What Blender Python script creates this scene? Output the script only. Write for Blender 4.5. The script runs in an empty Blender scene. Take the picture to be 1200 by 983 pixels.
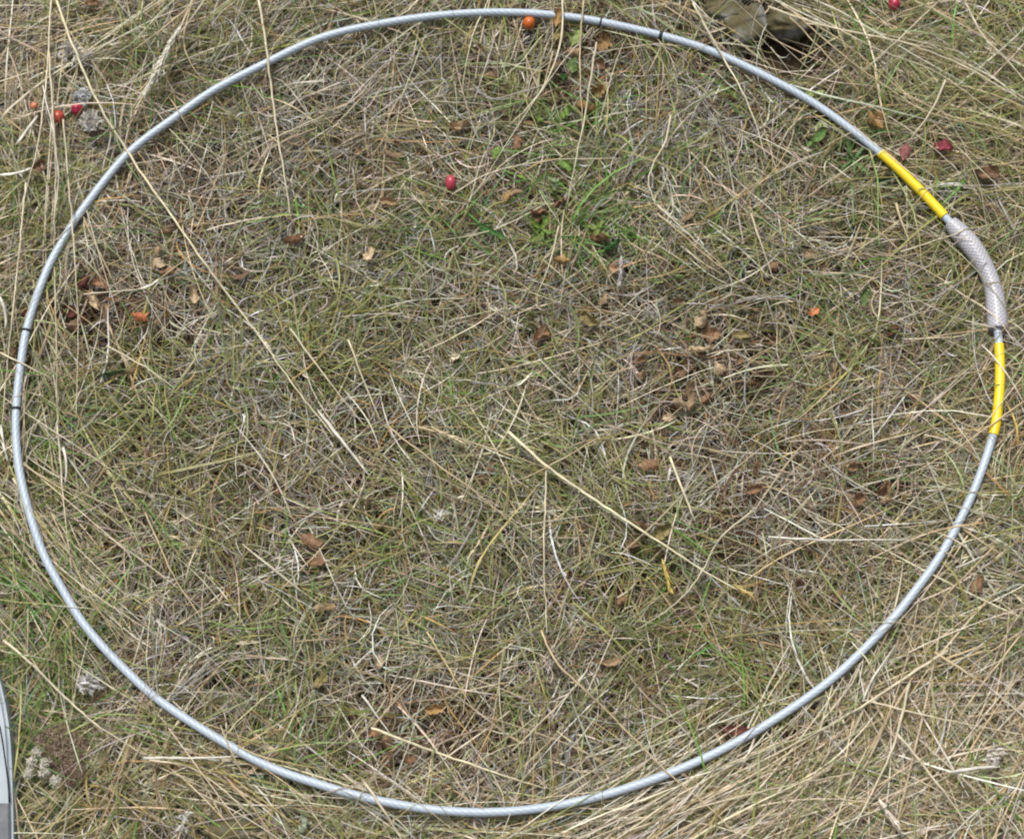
import bpy, bmesh, math, random
import numpy as np

# ------------------------------------------------------------------ camera, sky, sun, exposure
S = bpy.context.scene
COL = bpy.context.collection
rng = np.random.default_rng(11)
random.seed(11)
TILT = math.radians(18.0)      # camera leans 18 degrees from straight down
DIST = 2.3                     # metres from lens to the middle of the plot
ZC = 0.03
HALF = 0.6                     # half of the picture width in metres at that distance
CAM = np.array([0.0, -DIST * math.sin(TILT), ZC + DIST * math.cos(TILT)])
FWD = np.array([0.0, math.sin(TILT), -math.cos(TILT)])
UPV = np.array([0.0, math.cos(TILT), math.sin(TILT)])
cam = bpy.data.cameras.new('camera')
cam.sensor_fit = 'HORIZONTAL'
cam.angle = 2 * math.atan(HALF / DIST)
cam.clip_start = 0.05
cam.clip_end = 400
cob = bpy.data.objects.new('camera', cam)
COL.objects.link(cob)
cob.location = CAM
cob.rotation_euler = (TILT, 0, 0)
S.camera = cob

SUN_EL, SUN_AZ = math.radians(62), math.radians(-25)     # light from the far side, a little from the left
w = bpy.data.worlds.new('World')
S.world = w
w.use_nodes = True
nt = w.node_tree
bg = nt.nodes['Background']
sky = nt.nodes.new('ShaderNodeTexSky')
sky.sky_type = 'NISHITA'
sky.sun_disc = False
sky.sun_elevation = SUN_EL
sky.sun_rotation = SUN_AZ
sky.dust_density = 4.0
sky.air_density = 1.0
hsv = nt.nodes.new('ShaderNodeHueSaturation')            # overcast: the blue is mostly veiled by cloud
hsv.inputs['Saturation'].default_value = 0.3
nt.links.new(sky.outputs[0], hsv.inputs['Color'])
nt.links.new(hsv.outputs[0], bg.inputs[0])
bg.inputs[1].default_value = 0.062
sl = bpy.data.lights.new('sun', 'SUN')
sl.energy = 1.6
sl.angle = math.radians(15)
sl.color = (1.0, 0.975, 0.94)
so = bpy.data.objects.new('sun', sl)
COL.objects.link(so)
so.location = (0, 0, 5)
so.rotation_euler = (math.radians(90) - SUN_EL, 0, math.pi - SUN_AZ)
S.view_settings.view_transform = 'Standard'
S.view_settings.look = 'None'
S.view_settings.gamma = 1
S.view_settings.use_curve_mapping = False
S.view_settings.exposure = 0.95
S.cycles.max_bounces = 6
S.cycles.filter_width = 2.1


# ------------------------------------------------------------------ helpers
def tag(o, label=None, cat=None, group=None, kind=None):
    if label: o['label'] = label
    if cat: o['category'] = cat
    if group: o['group'] = group
    if kind: o['kind'] = kind
    return o


def empty(name, loc):
    o = bpy.data.objects.new(name, None)
    o.empty_display_size = 0.01
    COL.objects.link(o)
    o.location = loc
    return o


def world(px, py, z):
    """picture point (in the 1200 x 983 photograph) -> point on the level z"""
    k = HALF / DIST
    dx = (np.asarray(px, float) - 600) / 600 * k
    dy = -(np.asarray(py, float) - 491.5) / 600 * k
    dz = FWD[2] + dy * UPV[2]
    t = (z - CAM[2]) / dz
    return CAM[0] + t * dx, CAM[1] + t * (FWD[1] + dy * UPV[1])


def pixel(x, y, z=0.03):
    rx, ry, rz = x - CAM[0], y - CAM[1], z - CAM[2]
    d = ry * FWD[1] + rz * FWD[2]
    k = DIST / HALF * 600
    return 600 + rx / d * k, 491.5 - (ry * UPV[1] + rz * UPV[2]) / d * k


_grids = {}


def vnoise(x, y, freq, seed):
    """smooth 0..1 value noise"""
    g = _grids.setdefault(seed, np.random.default_rng(seed).random((64, 64)))
    u, v = np.asarray(x) * freq + 17.3, np.asarray(y) * freq + 9.1
    iu, iv = np.floor(u).astype(int), np.floor(v).astype(int)
    fu, fv = u - iu, v - iv
    fu = fu * fu * (3 - 2 * fu)
    fv = fv * fv * (3 - 2 * fv)
    a, b = g[iu % 64, iv % 64], g[(iu + 1) % 64, iv % 64]
    c, d = g[iu % 64, (iv + 1) % 64], g[(iu + 1) % 64, (iv + 1) % 64]
    return (a * (1 - fu) + b * fu) * (1 - fv) + (c * (1 - fu) + d * fu) * fv


def ground(x, y):
    px, py = pixel(x, y, 0.0)
    pit = np.exp(-(((px - 925) / 40) ** 2 + ((py - 75) / 24) ** 2))
    return (vnoise(x, y, 4, 1) - .5) * .022 + (vnoise(x, y, 14, 2) - .5) * .010 + (vnoise(x, y, 45, 3) - .5) * .004 - .010 * pit


def soft(v, a, b):
    t = np.clip((v - a) / (b - a), 0, 1)
    return t * t * (3 - 2 * t)


def mesh_from(name, verts, faces, mat, parent=None, smooth=True, cols=None):
    me = bpy.data.meshes.new(name)
    me.from_pydata([tuple(v) for v in verts], [], [tuple(f) for f in faces])
    if cols is not None:
        at = me.attributes.new('tint', 'FLOAT_COLOR', 'POINT')
        c4 = np.ones((len(verts), 4), np.float32)
        c4[:, :3] = cols
        at.data.foreach_set('color', c4.ravel())
    if smooth:
        me.polygons.foreach_set('use_smooth', [True] * len(me.polygons))
    me.materials.append(mat)
    me.update()
    o = bpy.data.objects.new(name, me)
    COL.objects.link(o)
    if parent: o.parent = parent
    return o


def fast_mesh(name, V, F, C, mat):
    """V (n,3), F (m,4) quads, C (n,3) colours"""
    me = bpy.data.meshes.new(name)
    me.vertices.add(len(V))
    me.vertices.foreach_set('co', V.astype(np.float32).ravel())
    me.loops.add(F.size)
    me.loops.foreach_set('vertex_index', F.astype(np.int32).ravel())
    me.polygons.add(len(F))
    me.polygons.foreach_set('loop_start', np.arange(0, F.size, 4, dtype=np.int32))
    me.polygons.foreach_set('use_smooth', np.ones(len(F), bool))
    me.update(calc_edges=True)
    at = me.attributes.new('tint', 'FLOAT_COLOR', 'POINT')
    c4 = np.ones((len(V), 4), np.float32)
    c4[:, :3] = C
    at.data.foreach_set('color', c4.ravel())
    me.materials.append(mat)
    o = bpy.data.objects.new(name, me)
    COL.objects.link(o)
    return o


# ------------------------------------------------------------------ materials
def new_mat(name):
    m = bpy.data.materials.new(name)
    m.use_nodes = True
    n = m.node_tree
    return m, n, n.nodes['Principled BSDF'], n.nodes['Material Output']


def blade_mat(name, translucent=0.22, rough=0.5, spec=0.35, scale=160, amount=0.35):
    m, n, p, out = new_mat(name)
    a = n.nodes.new('ShaderNodeAttribute')
    a.attribute_name = 'tint'
    t = n.nodes.new('ShaderNodeTexCoord')
    no = n.nodes.new('ShaderNodeTexNoise')
    no.inputs['Scale'].default_value = scale
    no.inputs['Detail'].default_value = 3
    n.links.new(t.outputs['Object'], no.inputs['Vector'])
    r = n.nodes.new('ShaderNodeMapRange')
    r.inputs[1].default_value, r.inputs[2].default_value = 0.3, 0.7
    r.inputs[3].default_value, r.inputs[4].default_value = 1 - amount, 1 + amount * .6
    n.links.new(no.outputs['Fac'], r.inputs[0])
    mx = n.nodes.new('ShaderNodeVectorMath')
    mx.operation = 'SCALE'
    n.links.new(a.outputs['Color'], mx.inputs[0])
    n.links.new(r.outputs[0], mx.inputs['Scale'])
    n.links.new(mx.outputs[0], p.inputs['Base Color'])
    p.inputs['Roughness'].default_value = rough
    p.inputs['Specular IOR Level'].default_value = spec
    if translucent:
        tr = n.nodes.new('ShaderNodeBsdfTranslucent')
        n.links.new(mx.outputs[0], tr.inputs['Color'])
        sh = n.nodes.new('ShaderNodeMixShader')
        sh.inputs[0].default_value = translucent
        n.links.new(p.outputs[0], sh.inputs[1])
        n.links.new(tr.outputs[0], sh.inputs[2])
        n.links.new(sh.outputs[0], out.inputs[0])
    return m


def ramp_mat(name, stops, scale, rough=0.7, spec=0.3, bump=0.0, detail=5, sss=0, coat=0):
    m, n, p, out = new_mat(name)
    t = n.nodes.new('ShaderNodeTexCoord')
    no = n.nodes.new('ShaderNodeTexNoise')
    no.inputs['Scale'].default_value = scale
    no.inputs['Detail'].default_value = detail
    n.links.new(t.outputs['Object'], no.inputs['Vector'])
    r = n.nodes.new('ShaderNodeValToRGB')
    e = r.color_ramp.elements
    while len(e) < len(stops): e.new(.5)
    for i, (q, c) in enumerate(stops):
        e[i].position = q
        e[i].color = (*c, 1)
    n.links.new(no.outputs['Fac'], r.inputs[0])
    n.links.new(r.outputs[0], p.inputs['Base Color'])
    p.inputs['Roughness'].default_value = rough
    p.inputs['Specular IOR Level'].default_value = spec
    p.inputs['Coat Weight'].default_value = coat
    if bump:
        b = n.nodes.new('ShaderNodeBump')
        b.inputs['Strength'].default_value = bump
        b.inputs['Distance'].default_value = 0.003
        n.links.new(no.outputs['Fac'], b.inputs['Height'])
        n.links.new(b.outputs[0], p.inputs['Normal'])
    return m


def cable_mat(name, light, dark, strands, twist, rough, cross=False):
    """clear-coated wire rope / braided hose: lay of the strands from the tube's own UVs"""
    m, n, p, out = new_mat(name)
    uv = n.nodes.new('ShaderNodeUVMap')
    sep = n.nodes.new('ShaderNodeSeparateXYZ')
    n.links.new(uv.outputs[0], sep.inputs[0])

    def stripe(sign):
        a = n.nodes.new('ShaderNodeMath'); a.operation = 'MULTIPLY'
        n.links.new(sep.outputs[0], a.inputs[0]); a.inputs[1].default_value = 2 * math.pi * strands
        b = n.nodes.new('ShaderNodeMath'); b.operation = 'MULTIPLY_ADD'
        n.links.new(sep.outputs[1], b.inputs[0]); b.inputs[1].default_value = sign * twist
        n.links.new(a.outputs[0], b.inputs[2])
        c = n.nodes.new('ShaderNodeMath'); c.operation = 'SINE'
        n.links.new(b.outputs[0], c.inputs[0])
        return c
    s = stripe(1)
    if cross:
        s2 = stripe(-1)
        mx = n.nodes.new('ShaderNodeMath'); mx.operation = 'MAXIMUM'
        n.links.new(s.outputs[0], mx.inputs[0]); n.links.new(s2.outputs[0], mx.inputs[1])
        s = mx
    t = n.nodes.new('ShaderNodeTexCoord')
    no = n.nodes.new('ShaderNodeTexNoise')
    no.inputs['Scale'].default_value = 35
    no.inputs['Detail'].default_value = 6
    n.links.new(t.outputs['Object'], no.inputs['Vector'])
    ad = n.nodes.new('ShaderNodeMath'); ad.operation = 'MULTIPLY_ADD'
    n.links.new(no.outputs['Fac'], ad.inputs[0]); ad.inputs[1].default_value = 2.2
    n.links.new(s.outputs[0], ad.inputs[2])
    r = n.nodes.new('ShaderNodeMapRange')
    r.inputs[1].default_value, r.inputs[2].default_value = (0.4, 2.3) if cross else (-0.3, 2.2)
    n.links.new(ad.outputs[0], r.inputs[0])
    mix = n.nodes.new('ShaderNodeMix'); mix.data_type = 'RGBA'
    mix.inputs[6].default_value = (*dark, 1); mix.inputs[7].default_value = (*light, 1)
    n.links.new(r.outputs[0], mix.inputs[0])
    n.links.new(mix.outputs[2], p.inputs['Base Color'])
    p.inputs['Roughness'].default_value = rough
    p.inputs['Coat Weight'].default_value = 0.25
    p.inputs['Coat Roughness'].default_value = 0.3
    b = n.nodes.new('ShaderNodeBump')
    b.inputs['Strength'].default_value = 0.35 if cross else 0.12
    b.inputs['Distance'].default_value = 0.0006
    n.links.new(s.outputs[0], b.inputs['Height'])
    n.links.new(b.outputs[0], p.inputs['Normal'])
    return m


M_THATCH = blade_mat('dry thatch', .12, .55, .3)
M_GREEN = blade_mat('green blades', .28, .45, .4, 120, .3)
M_STRAW = blade_mat('straw', .12, .42, .45, 90, .25)
M_LITTER = blade_mat('litter', .12, .7, .2, 220, .5)
M_LEAF = blade_mat('leaf', .2, .6, .3, 260, .45)
M_SOIL = ramp_mat('soil', [(.3, (.022, .015, .009)), (.5, (.05, .034, .02)), (.7, (.085, .06, .038))], 60, .95, .1, .6)
M_CABLE = cable_mat('coated wire rope', (.47, .54, .615), (.36, .42, .49), 6, 2 * math.pi / .0085, .45)
M_SLEEVE = cable_mat('braided clear hose', (.50, .49, .52), (.30, .295, .32), 12, 2 * math.pi / .0052, .35, True)
M_TAPE = ramp_mat('yellow tape', [(.3, (.80, .57, .015)), (.7, (.88, .68, .03))], 40, .35, .5, .1)
M_MARK = ramp_mat('dark mark', [(.3, (.02, .022, .022)), (.7, (.05, .05, .05))], 80, .5)
M_STONE = ramp_mat('mossy stone', [(.32, (.055, .047, .024)), (.45, (.12, .10, .05)), (.54, (.13, .12, .085)), (.62, (.21, .205, .185)), (.75, (.27, .265, .25))], 38, .92, .2, 1.0, 10)
M_FLUFF = blade_mat('pale fluff', .35, .8, .1, 300, .3)


# ------------------------------------------------------------------ the hoop's path, traced round the photograph
HOOP_PX = [(600, 15.5), (675, 21), (750, 35), (825, 56), (897, 89), (962, 126), (1032, 179), (1070, 214), (1107, 253),
           (1133, 283), (1149, 308), (1160, 334), (1166, 362), (1169.5, 390), (1171.5, 420), (1171.5, 450), (1169, 480), (1164, 509),
           (1150, 552), (1133, 593), (1105, 646), (1074, 690), (1037, 735), (975, 795), (899, 848), (825, 888), (750, 918),
           (675, 939), (600, 950), (525, 950), (450, 939), (375, 919), (299, 890), (200, 830), (150, 788), (102, 736),
           (74, 692), (50, 647), (32, 592), (21.5, 542), (18.5, 488), (24.5, 426), (34, 376), (55, 318), (75, 281), (98, 245),
           (150, 181), (207, 137), (250, 107), (300, 81), (375, 46), (450, 28.5), (525, 18.5)]
HOOP_R = 0.0048
HOOP_H = 0.044


def smooth_closed(P, per):
    P = np.asarray(P, float)
    n = len(P)
    out = []
    for i in range(n):
        p0, p1, p2, p3 = P[i - 1], P[i], P[(i + 1) % n], P[(i + 2) % n]
        for k in range(per):
            t = k / per
            out.append(.5 * ((2 * p1) + (-p0 + p2) * t + (2 * p0 - 5 * p1 + 4 * p2 - p3) * t * t + (-p0 + 3 * p1 - 3 * p2 + p3) * t ** 3))
    return np.array(out)


hx, hy = world([p[0] for p in HOOP_PX], [p[1] for p in HOOP_PX], HOOP_H)
HP = smooth_closed(np.stack([hx, hy], 1), 40)
for _ in range(12):
    HP = .25 * np.roll(HP, 1, 0) + .5 * HP + .25 * np.roll(HP, -1, 0)
HC = HP.mean(0)
_ang = np.arctan2(HP[:, 1] - HC[1], HP[:, 0] - HC[0])
_rad = np.hypot(HP[:, 0] - HC[0], HP[:, 1] - HC[1])
_o = np.argsort(_ang)
_ang, _rad = _ang[_o], _rad[_o]


def hoop_signed(x, y):
    """signed distance to the hoop's line (about): negative inside"""
    a = np.arctan2(y - HC[1], x - HC[0])
    r = np.hypot(x - HC[0], y - HC[1])
    return r - np.interp(a, _ang, _rad, period=2 * math.pi)


def hoop_z(x, y):
    return HOOP_H + (vnoise(x, y, 3.0, 5) - .5) * .006


_pxr, _pyr = pixel(HP[:, 0], HP[:, 1], HOOP_H)
_thick = np.where((_pxr > 1111) & (_pyr > 258) & (_pyr < 388), .0112, np.where(((_pxr > 1030) & (_pyr > 177) & (_pyr < 256)) | ((_pxr > 1100) & (_pyr > 401) & (_pyr < 512)), .0062, HOOP_R))[_o]


def press(x, y, z, over):
    """grass is pressed down under the hoop; the few stalks that cross it lie on top"""
    d = np.abs(hoop_signed(x, y))
    zh = hoop_z(x, y)
    R = np.interp(np.arctan2(y - HC[1], x - HC[0]), _ang, _thick, period=2 * math.pi)
    top = zh - .9 * R + np.maximum(0, d - 1.1 * R) * .95
    lo = zh + R + .0012 - np.maximum(0, d - .010) * .6
    return np.where(over, np.maximum(z, lo), np.minimum(z, top))


# ------------------------------------------------------------------ things lying in the grass: first their places, so that the grass makes room
# dry leaves: px, py, length, width (mm), angle, kind, depth below the top of the thatch (mm)
LEAVES = [
    (825, 374, 19, 13, 80, 'pale', 0), (822, 411, 27, 11, 12, 'pale', 0), (843, 431, 14, 11, 120, 'pale', 2), (808, 457, 19, 9, 85, 'tan', 0),
    (797, 473, 18, 11, -20, 'pale', 0), (812, 471, 20, 9, 70, 'tan', 0), (800, 435, 22, 15, 40, 'brown', 5), (782, 490, 13, 8, 10, 'pale', 2),
    (832, 392, 18, 14, 10, 'rust', 6), (868, 394, 18, 9, 10, 'olive', 3), (828, 468, 16, 10, 60, 'rust', 5),
    (533, 420, 11, 8, 20, 'cream', 0), (432, 301, 19, 9, 65, 'pale', 0), (455, 237, 20, 8, -15, 'tan', 1), (462, 182, 24, 7, -20, 'tan', 1),
    (420, 180, 12, 8, 30, 'tan', 2), (345, 283, 22, 10, 20, 'rust', 2), (562, 60, 18, 9, 70, 'tan', 1),
    (228, 346, 19, 9, 100, 'pale', 0), (186, 309, 14, 11, -30, 'pale', 0), (183, 296, 14, 8, 70, 'tan', 2), (197, 318, 18, 9, 20, 'rust', 2),
    (118, 332, 19, 15, 20, 'rust', 1), (99, 331, 15, 11, 60, 'red', 2), (111, 354, 20, 9, 115, 'pale', 0), (133, 352, 18, 10, 15, 'rust', 1),
    (124, 366, 17, 9, 85, 'tan', 0), (80, 366, 17, 14, -20, 'red', 4), (85, 381, 15, 12, 40, 'brown', 3), (15, 414, 13, 11, 20, 'rust', 2),
    (46, 412, 14, 10, 60, 'brown', 3), (95, 375, 14, 11, 10, 'red', 5), (165, 371, 17, 11, -10, 'orange', 0), (150, 438, 22, 10, 25, 'tan', 3),
    (27, 366, 16, 11, 40, 'red', 5), (209, 262, 14, 9, 80, 'brown', 3), (195, 272, 15, 9, 10, 'brown', 4), (280, 325, 20, 10, 10, 'brown', 4),
    (1025, 144, 25, 21, 10, 'gold', 1), (650, 77, 20, 12, 70, 'tan', 1), (640, 84, 19, 14, 20, 'pale', 2), (706, 52, 21, 16, 40, 'gold', 1),
    (701, 76, 18, 11, -10, 'rust', 2), (653, 25, 22, 9, 80, 'gold', -2), (671, 62, 16, 11, 20, 'tan', 2), (650, 115, 24, 16, 20, 'olive', 4),
    (700, 108, 18, 13, 30, 'gold', 2), (605, 170, 17, 11, 80, 'rust', 2), (618, 147, 18, 13, 20, 'rust', 4), (686, 128, 22, 14, -20, 'gold', 4),
    (719, 316, 20, 10, 15, 'tan', 1), (690, 374, 22, 12, -30, 'olive', 1), (635, 393, 22, 12, 40, 'rust', 2), (707, 352, 16, 9, 70, 'tan', 2),
    (752, 440, 15, 9, 70, 'tan', 2), (748, 424, 17, 8, 10, 'rust', 3), (795, 352, 14, 10, 0, 'tan', 2), (702, 280, 18, 11, 10, 'rust', 2),
    (630, 250, 18, 12, 30, 'rust', 3), (660, 305, 17, 9, -10, 'gold', 3), (595, 232, 14, 9, 60, 'gold', 1), (605, 227, 13, 7, 20, 'tan', 1),
    (655, 238, 16, 12, 30, 'rust', 3), (628, 258, 16, 12, 60, 'brown', 4), (775, 622, 24, 15, 40, 'olive', 2), (751, 617, 20, 11, 150, 'brown', 3),
    (742, 640, 24, 9, 60, 'brown', 3), (365, 633, 22, 14, -30, 'rust', 1), (370, 659, 17, 12, 20, 'rust', 2), (442, 776, 16, 10, 120, 'pale', 1),
    (380, 712, 22, 9, 5, 'tan', 2), (325, 573, 14, 10, 100, 'brown', 3), (450, 870, 16, 10, 120, 'rust', 3), (480, 890, 20, 10, 40, 'rust', 3),
    (453, 890, 20, 11, 70, 'rust', 4), (440, 858, 15, 10, 20, 'rust', 3), (510, 830, 18, 11, 10, 'gold', 3), (860, 856, 30, 10, -8, 'red', 1),
    (925, 860, 24, 11, 15, 'red', 3), (953, 366, 12, 8, 20, 'orange', 2), (948, 298, 14, 9, -20, 'tan', 1), (908, 312, 15, 10, 40, 'rust', 2),
    (905, 398, 13, 9, 10, 'rust', 3), (1035, 575, 22, 14, 70, 'rust', 3), (1005, 585, 17, 11, 50, 'rust', 3), (1000, 545, 17, 11, 10, 'tan', 3),
    (885, 550, 15, 9, 80, 'rust', 2), (884, 573, 17, 9, 15, 'rust', 1), (760, 545, 24, 12, 10, 'rust', 3), (710, 778, 28, 8, -5, 'tan', 2),
    (980, 700, 15, 9, 70, 'rust', 3), (1145, 685, 19, 12, 60, 'rust', 3), (1155, 205, 26, 15, 0, 'brown', 4), (730, 705, 15, 11, 30, 'rust', 3),
    (108, 5, 14, 10, 20, 'rust', 2), (48, 195, 15, 11, 30, 'rust', 3), (205, 85, 12, 6, 20, 'pale', 2), (160, 218, 14, 6, 100, 'tan', 1),
    (575, 90, 14, 9, 10, 'tan', 3), (540, 150, 22, 12, 15, 'tan', 3), (375, 800, 19, 12, 40, 'olive', 4), (805, 255, 19, 7, 40, 'tan', 1),
    (1060, 179, 19, 10, 75, 'pink', -2), (1105, 174, 24, 16, -25, 'crimson', 0), (655, 44, 20, 12, 70, 'olive', 0),
]
GREEN_LEAVES = [   # single green leaves
    (131, 437, 36, 9, 8, 'leafgreen', 0), (1012, 348, 21, 10, 80, 'leafgreen', 0), (672, 78, 19, 14, 75, 'leafgreen', 0), (661, 92, 16, 10, 80, 'darkgreen', 1),
    (675, 43, 24, 15, 60, 'palegreen', 0), (718, 290, 26, 13, 10, 'darkgreen', 2), (1036, 213, 18, 11, 20, 'darkgreen', 2), (665, 134, 17, 13, 40, 'lime', 1),
    (630, 140, 16, 11, 100, 'lime', 1), (582, 180, 15, 10, 70, 'lime', 1), (663, 193, 19, 12, -40, 'lime', 1), (863, 130, 30, 8, -35, 'leafgreen', 2),
    (308, 918, 24, 7, -40, 'leafgreen', 1),
]
# round hips and berries: px, py, diameter (mm), colour
BERRIES = [
    (90, 128, 14.5, 'crimson', 'glossy crimson round rose hip beside grey fluff in tall straw'),
    (68, 137, 16, 'scarlet', 'orange-red rose hip half hidden behind upright straws next to the crimson hip'),
    (40, 124, 9, 'salmon', 'tiny salmon-orange berry beside the rose hips in tall straw'),
    (528, 214, 13, 'rose', 'pinkish red hip lying alone in the matted grass inside the hoop'),
    (620, 27, 15.5, 'orange', 'orange hip with dark stalk tucked against the hoop cable'),
    (1048, 5, 15, 'crimson', 'crimson hip in tall dry grass beyond the mossy stone'),
]
STONES = [
    (921, 33, 56, 30, 40, 6, 'rounded grey stone with mossy underside in the bare hollow'),
    (876, 30, 48, 58, 30, 60, 'brown-green moss-covered stone overgrown with straw beside the grey stone'),
    (848, 14, 50, 34, 26, 20, 'pale grey stone mostly hidden by grass behind the hoop cable'),
    (272, 974, 70, 34, 36, 10, 'flat greyish stone under straw below the hoop cable'),
]
CLEAR = []    # (x, y, radius, z): blades passing over here are mostly left out
TOP = 0.030   # top of the thatch above the soil inside the hoop


def top_z(x, y):
    return ground(x, y) + TOP + .012 * soft(hoop_signed(x, y), .0, .08)


def spot(px, py, lift=0.0):
    z = 0.03
    for _ in range(3):
        x, y = world(px, py, z)
        z = float(top_z(x, y)) + lift
    return float(x), float(y), z


LEAF_AT = [spot(a[0], a[1], .004 - a[6] * .0016) for a in LEAVES + GREEN_LEAVES]
for (x, y, z), a in zip(LEAF_AT, LEAVES + GREEN_LEAVES):
    CLEAR.append((x, y, .52 * (a[2] * a[3]) ** .5 / 1000, z - .005, .95 if a[6] < 2 else .8))
BERRY_AT = [spot(b[0], b[1], .006) for b in BERRIES]
for (x, y, z), b in zip(BERRY_AT, BERRIES):
    CLEAR.append((x, y - .002, b[2] / 2000 + .001, z - .006, .97))
STONE_AT = []
for s in STONES:
    x, y = world(s[0], s[1], .03)
    STONE_AT.append((float(x), float(y), float(ground(x, y)) + .024))
    CLEAR.append((float(x), float(y), .0005 * (s[2] * s[3]) ** .5, .012, .93 if s[0] == 921 else .6))
xp, yp = world(928, 76, .0)
CLEAR.append((float(xp), float(yp), .036, .006, .93))     # the bare hollow below the stone
xq, yq = world(-22, 890, .03)

for (a, b, r_, pr) in [(649, 213, 12, .93), (632, 268, 13, .55), (700, 268, 12, .55), (764, 330, 8, .5), (557, 262, 14, .5), (998, 186, 22, .82), (952, 166, 14, .8), (953, 110, 10, .85),
                       (961, 140, 10, .85), (300, 914, 7, .8), (357, 965, 10, .85), (80, 60, 14, .7), (95, 112, 11, .7), (106, 141, 12, .7), (103, 800, 12, .85), (56, 888, 24, .7),
                       (1165, 885, 9, .8), (215, 960, 8, .8)]:
    x, y, z = spot(a, b, 0)
    CLEAR.append((x, y, r_ / 1000, z - .006, pr))
CLR = np.array(CLEAR)


# ------------------------------------------------------------------ fields laid over the plot (picture coordinates of what grows where)
def blobs(px, py, L):
    v = np.zeros_like(px)
    for (a, b, rx, ry, wgt) in L:
        v += wgt * np.exp(-(((px - a) / rx) ** 2 + ((py - b) / ry) ** 2))
    return v


GREENS = [(130, 620, 130, 110, .35), (25, 720, 60, 70, 1.4), (40, 835, 50, 80, 1.4), (335, 835, 45, 80, .9), (390, 410, 55, 60, .7), (545, 268, 35, 25, 1.0),
          (640, 500, 90, 60, .7), (700, 265, 80, 45, 1.0), (660, 170, 60, 80, .8), (215, 90, 50, 50, .6), (30, 260, 50, 90, .8), (960, 440, 50, 50, .6),
          (1120, 60, 110, 90, .6), (1060, 130, 60, 40, .6), (820, 690, 60, 60, .6), (400, 660, 120, 70, .55), (850, 790, 70, 50, .6), (520, 640, 90, 50, .5),
          (1010, 690, 60, 50, .5), (150, 440, 60, 50, .7), (45, 560, 30, 70, .8), (620, 730, 80, 60, .5), (380, 890, 60, 30, .7), (1125, 400, 25, 90, .9),
          (1170, 250, 60, 120, .5), (200, 520, 120, 70, .45), (130, 930, 110, 50, .7), (1000, 190, 40, 35, 1.0), (450, 330, 60, 50, .5), (480, 480, 60, 60, .5),
          (1100, 560, 90, 90, .4), (700, 600, 70, 60, .4), (870, 300, 60, 60, .35)]
GREYS = [(285, 290, 60, 45, 1.0), (430, 110, 120, 60, .8), (760, 170, 90, 60, .6), (980, 560, 70, 60, .5), (700, 440, 80, 60, .4), (430, 390, 80, 50, .4),
         (260, 180, 80, 60, .5), (500, 560, 70, 50, .3), (300, 400, 70, 60, .5), (240, 450, 60, 40, .4)]
BROWNS = [(110, 350, 60, 45, 1.0), (650, 90, 60, 80, .9), (820, 430, 50, 70, .9), (470, 880, 60, 45, 1.0), (650, 250, 80, 40, .8), (930, 80, 50, 40, 1.0),
          (1020, 570, 60, 50, .8), (520, 560, 60, 50, .5), (760, 620, 40, 40, .6), (440, 170, 50, 60, .5), (740, 720, 70, 60, .5), (560, 840, 60, 50, .5),
          (1120, 220, 70, 50, .5), (880, 560, 50, 50, .5), (400, 550, 60, 40, .4)]


def palette(n, colours, weights, jit=.22, hue=.06):
    c = np.array(colours)[rng.choice(len(colours), n, p=np.array(weights) / np.sum(weights))]
    return np.clip(c * np.exp(rng.normal(0, jit, (n, 1))) * np.exp(rng.normal(0, hue, (n, 3))), .004, .85)


XL, XH, YL, YH = -.92, .92, -.80, .86


def inframe(x, y):
    px, py = pixel(x, y)
    return (px > -90) & (px < 1290) & (py > -90) & (py < 1073)


def scatter(n, outer=.4):
    """n spots in the picture area, and the same turf thinning out beyond it"""
    dens = n / 1.65
    m = int(dens * (XH - XL) * (YH - YL))
    x, y = rng.uniform(XL, XH, m), rng.uniform(YL, YH, m)
    k = inframe(x, y) | (rng.random(m) < outer)
    return x[k], y[k]


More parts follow.
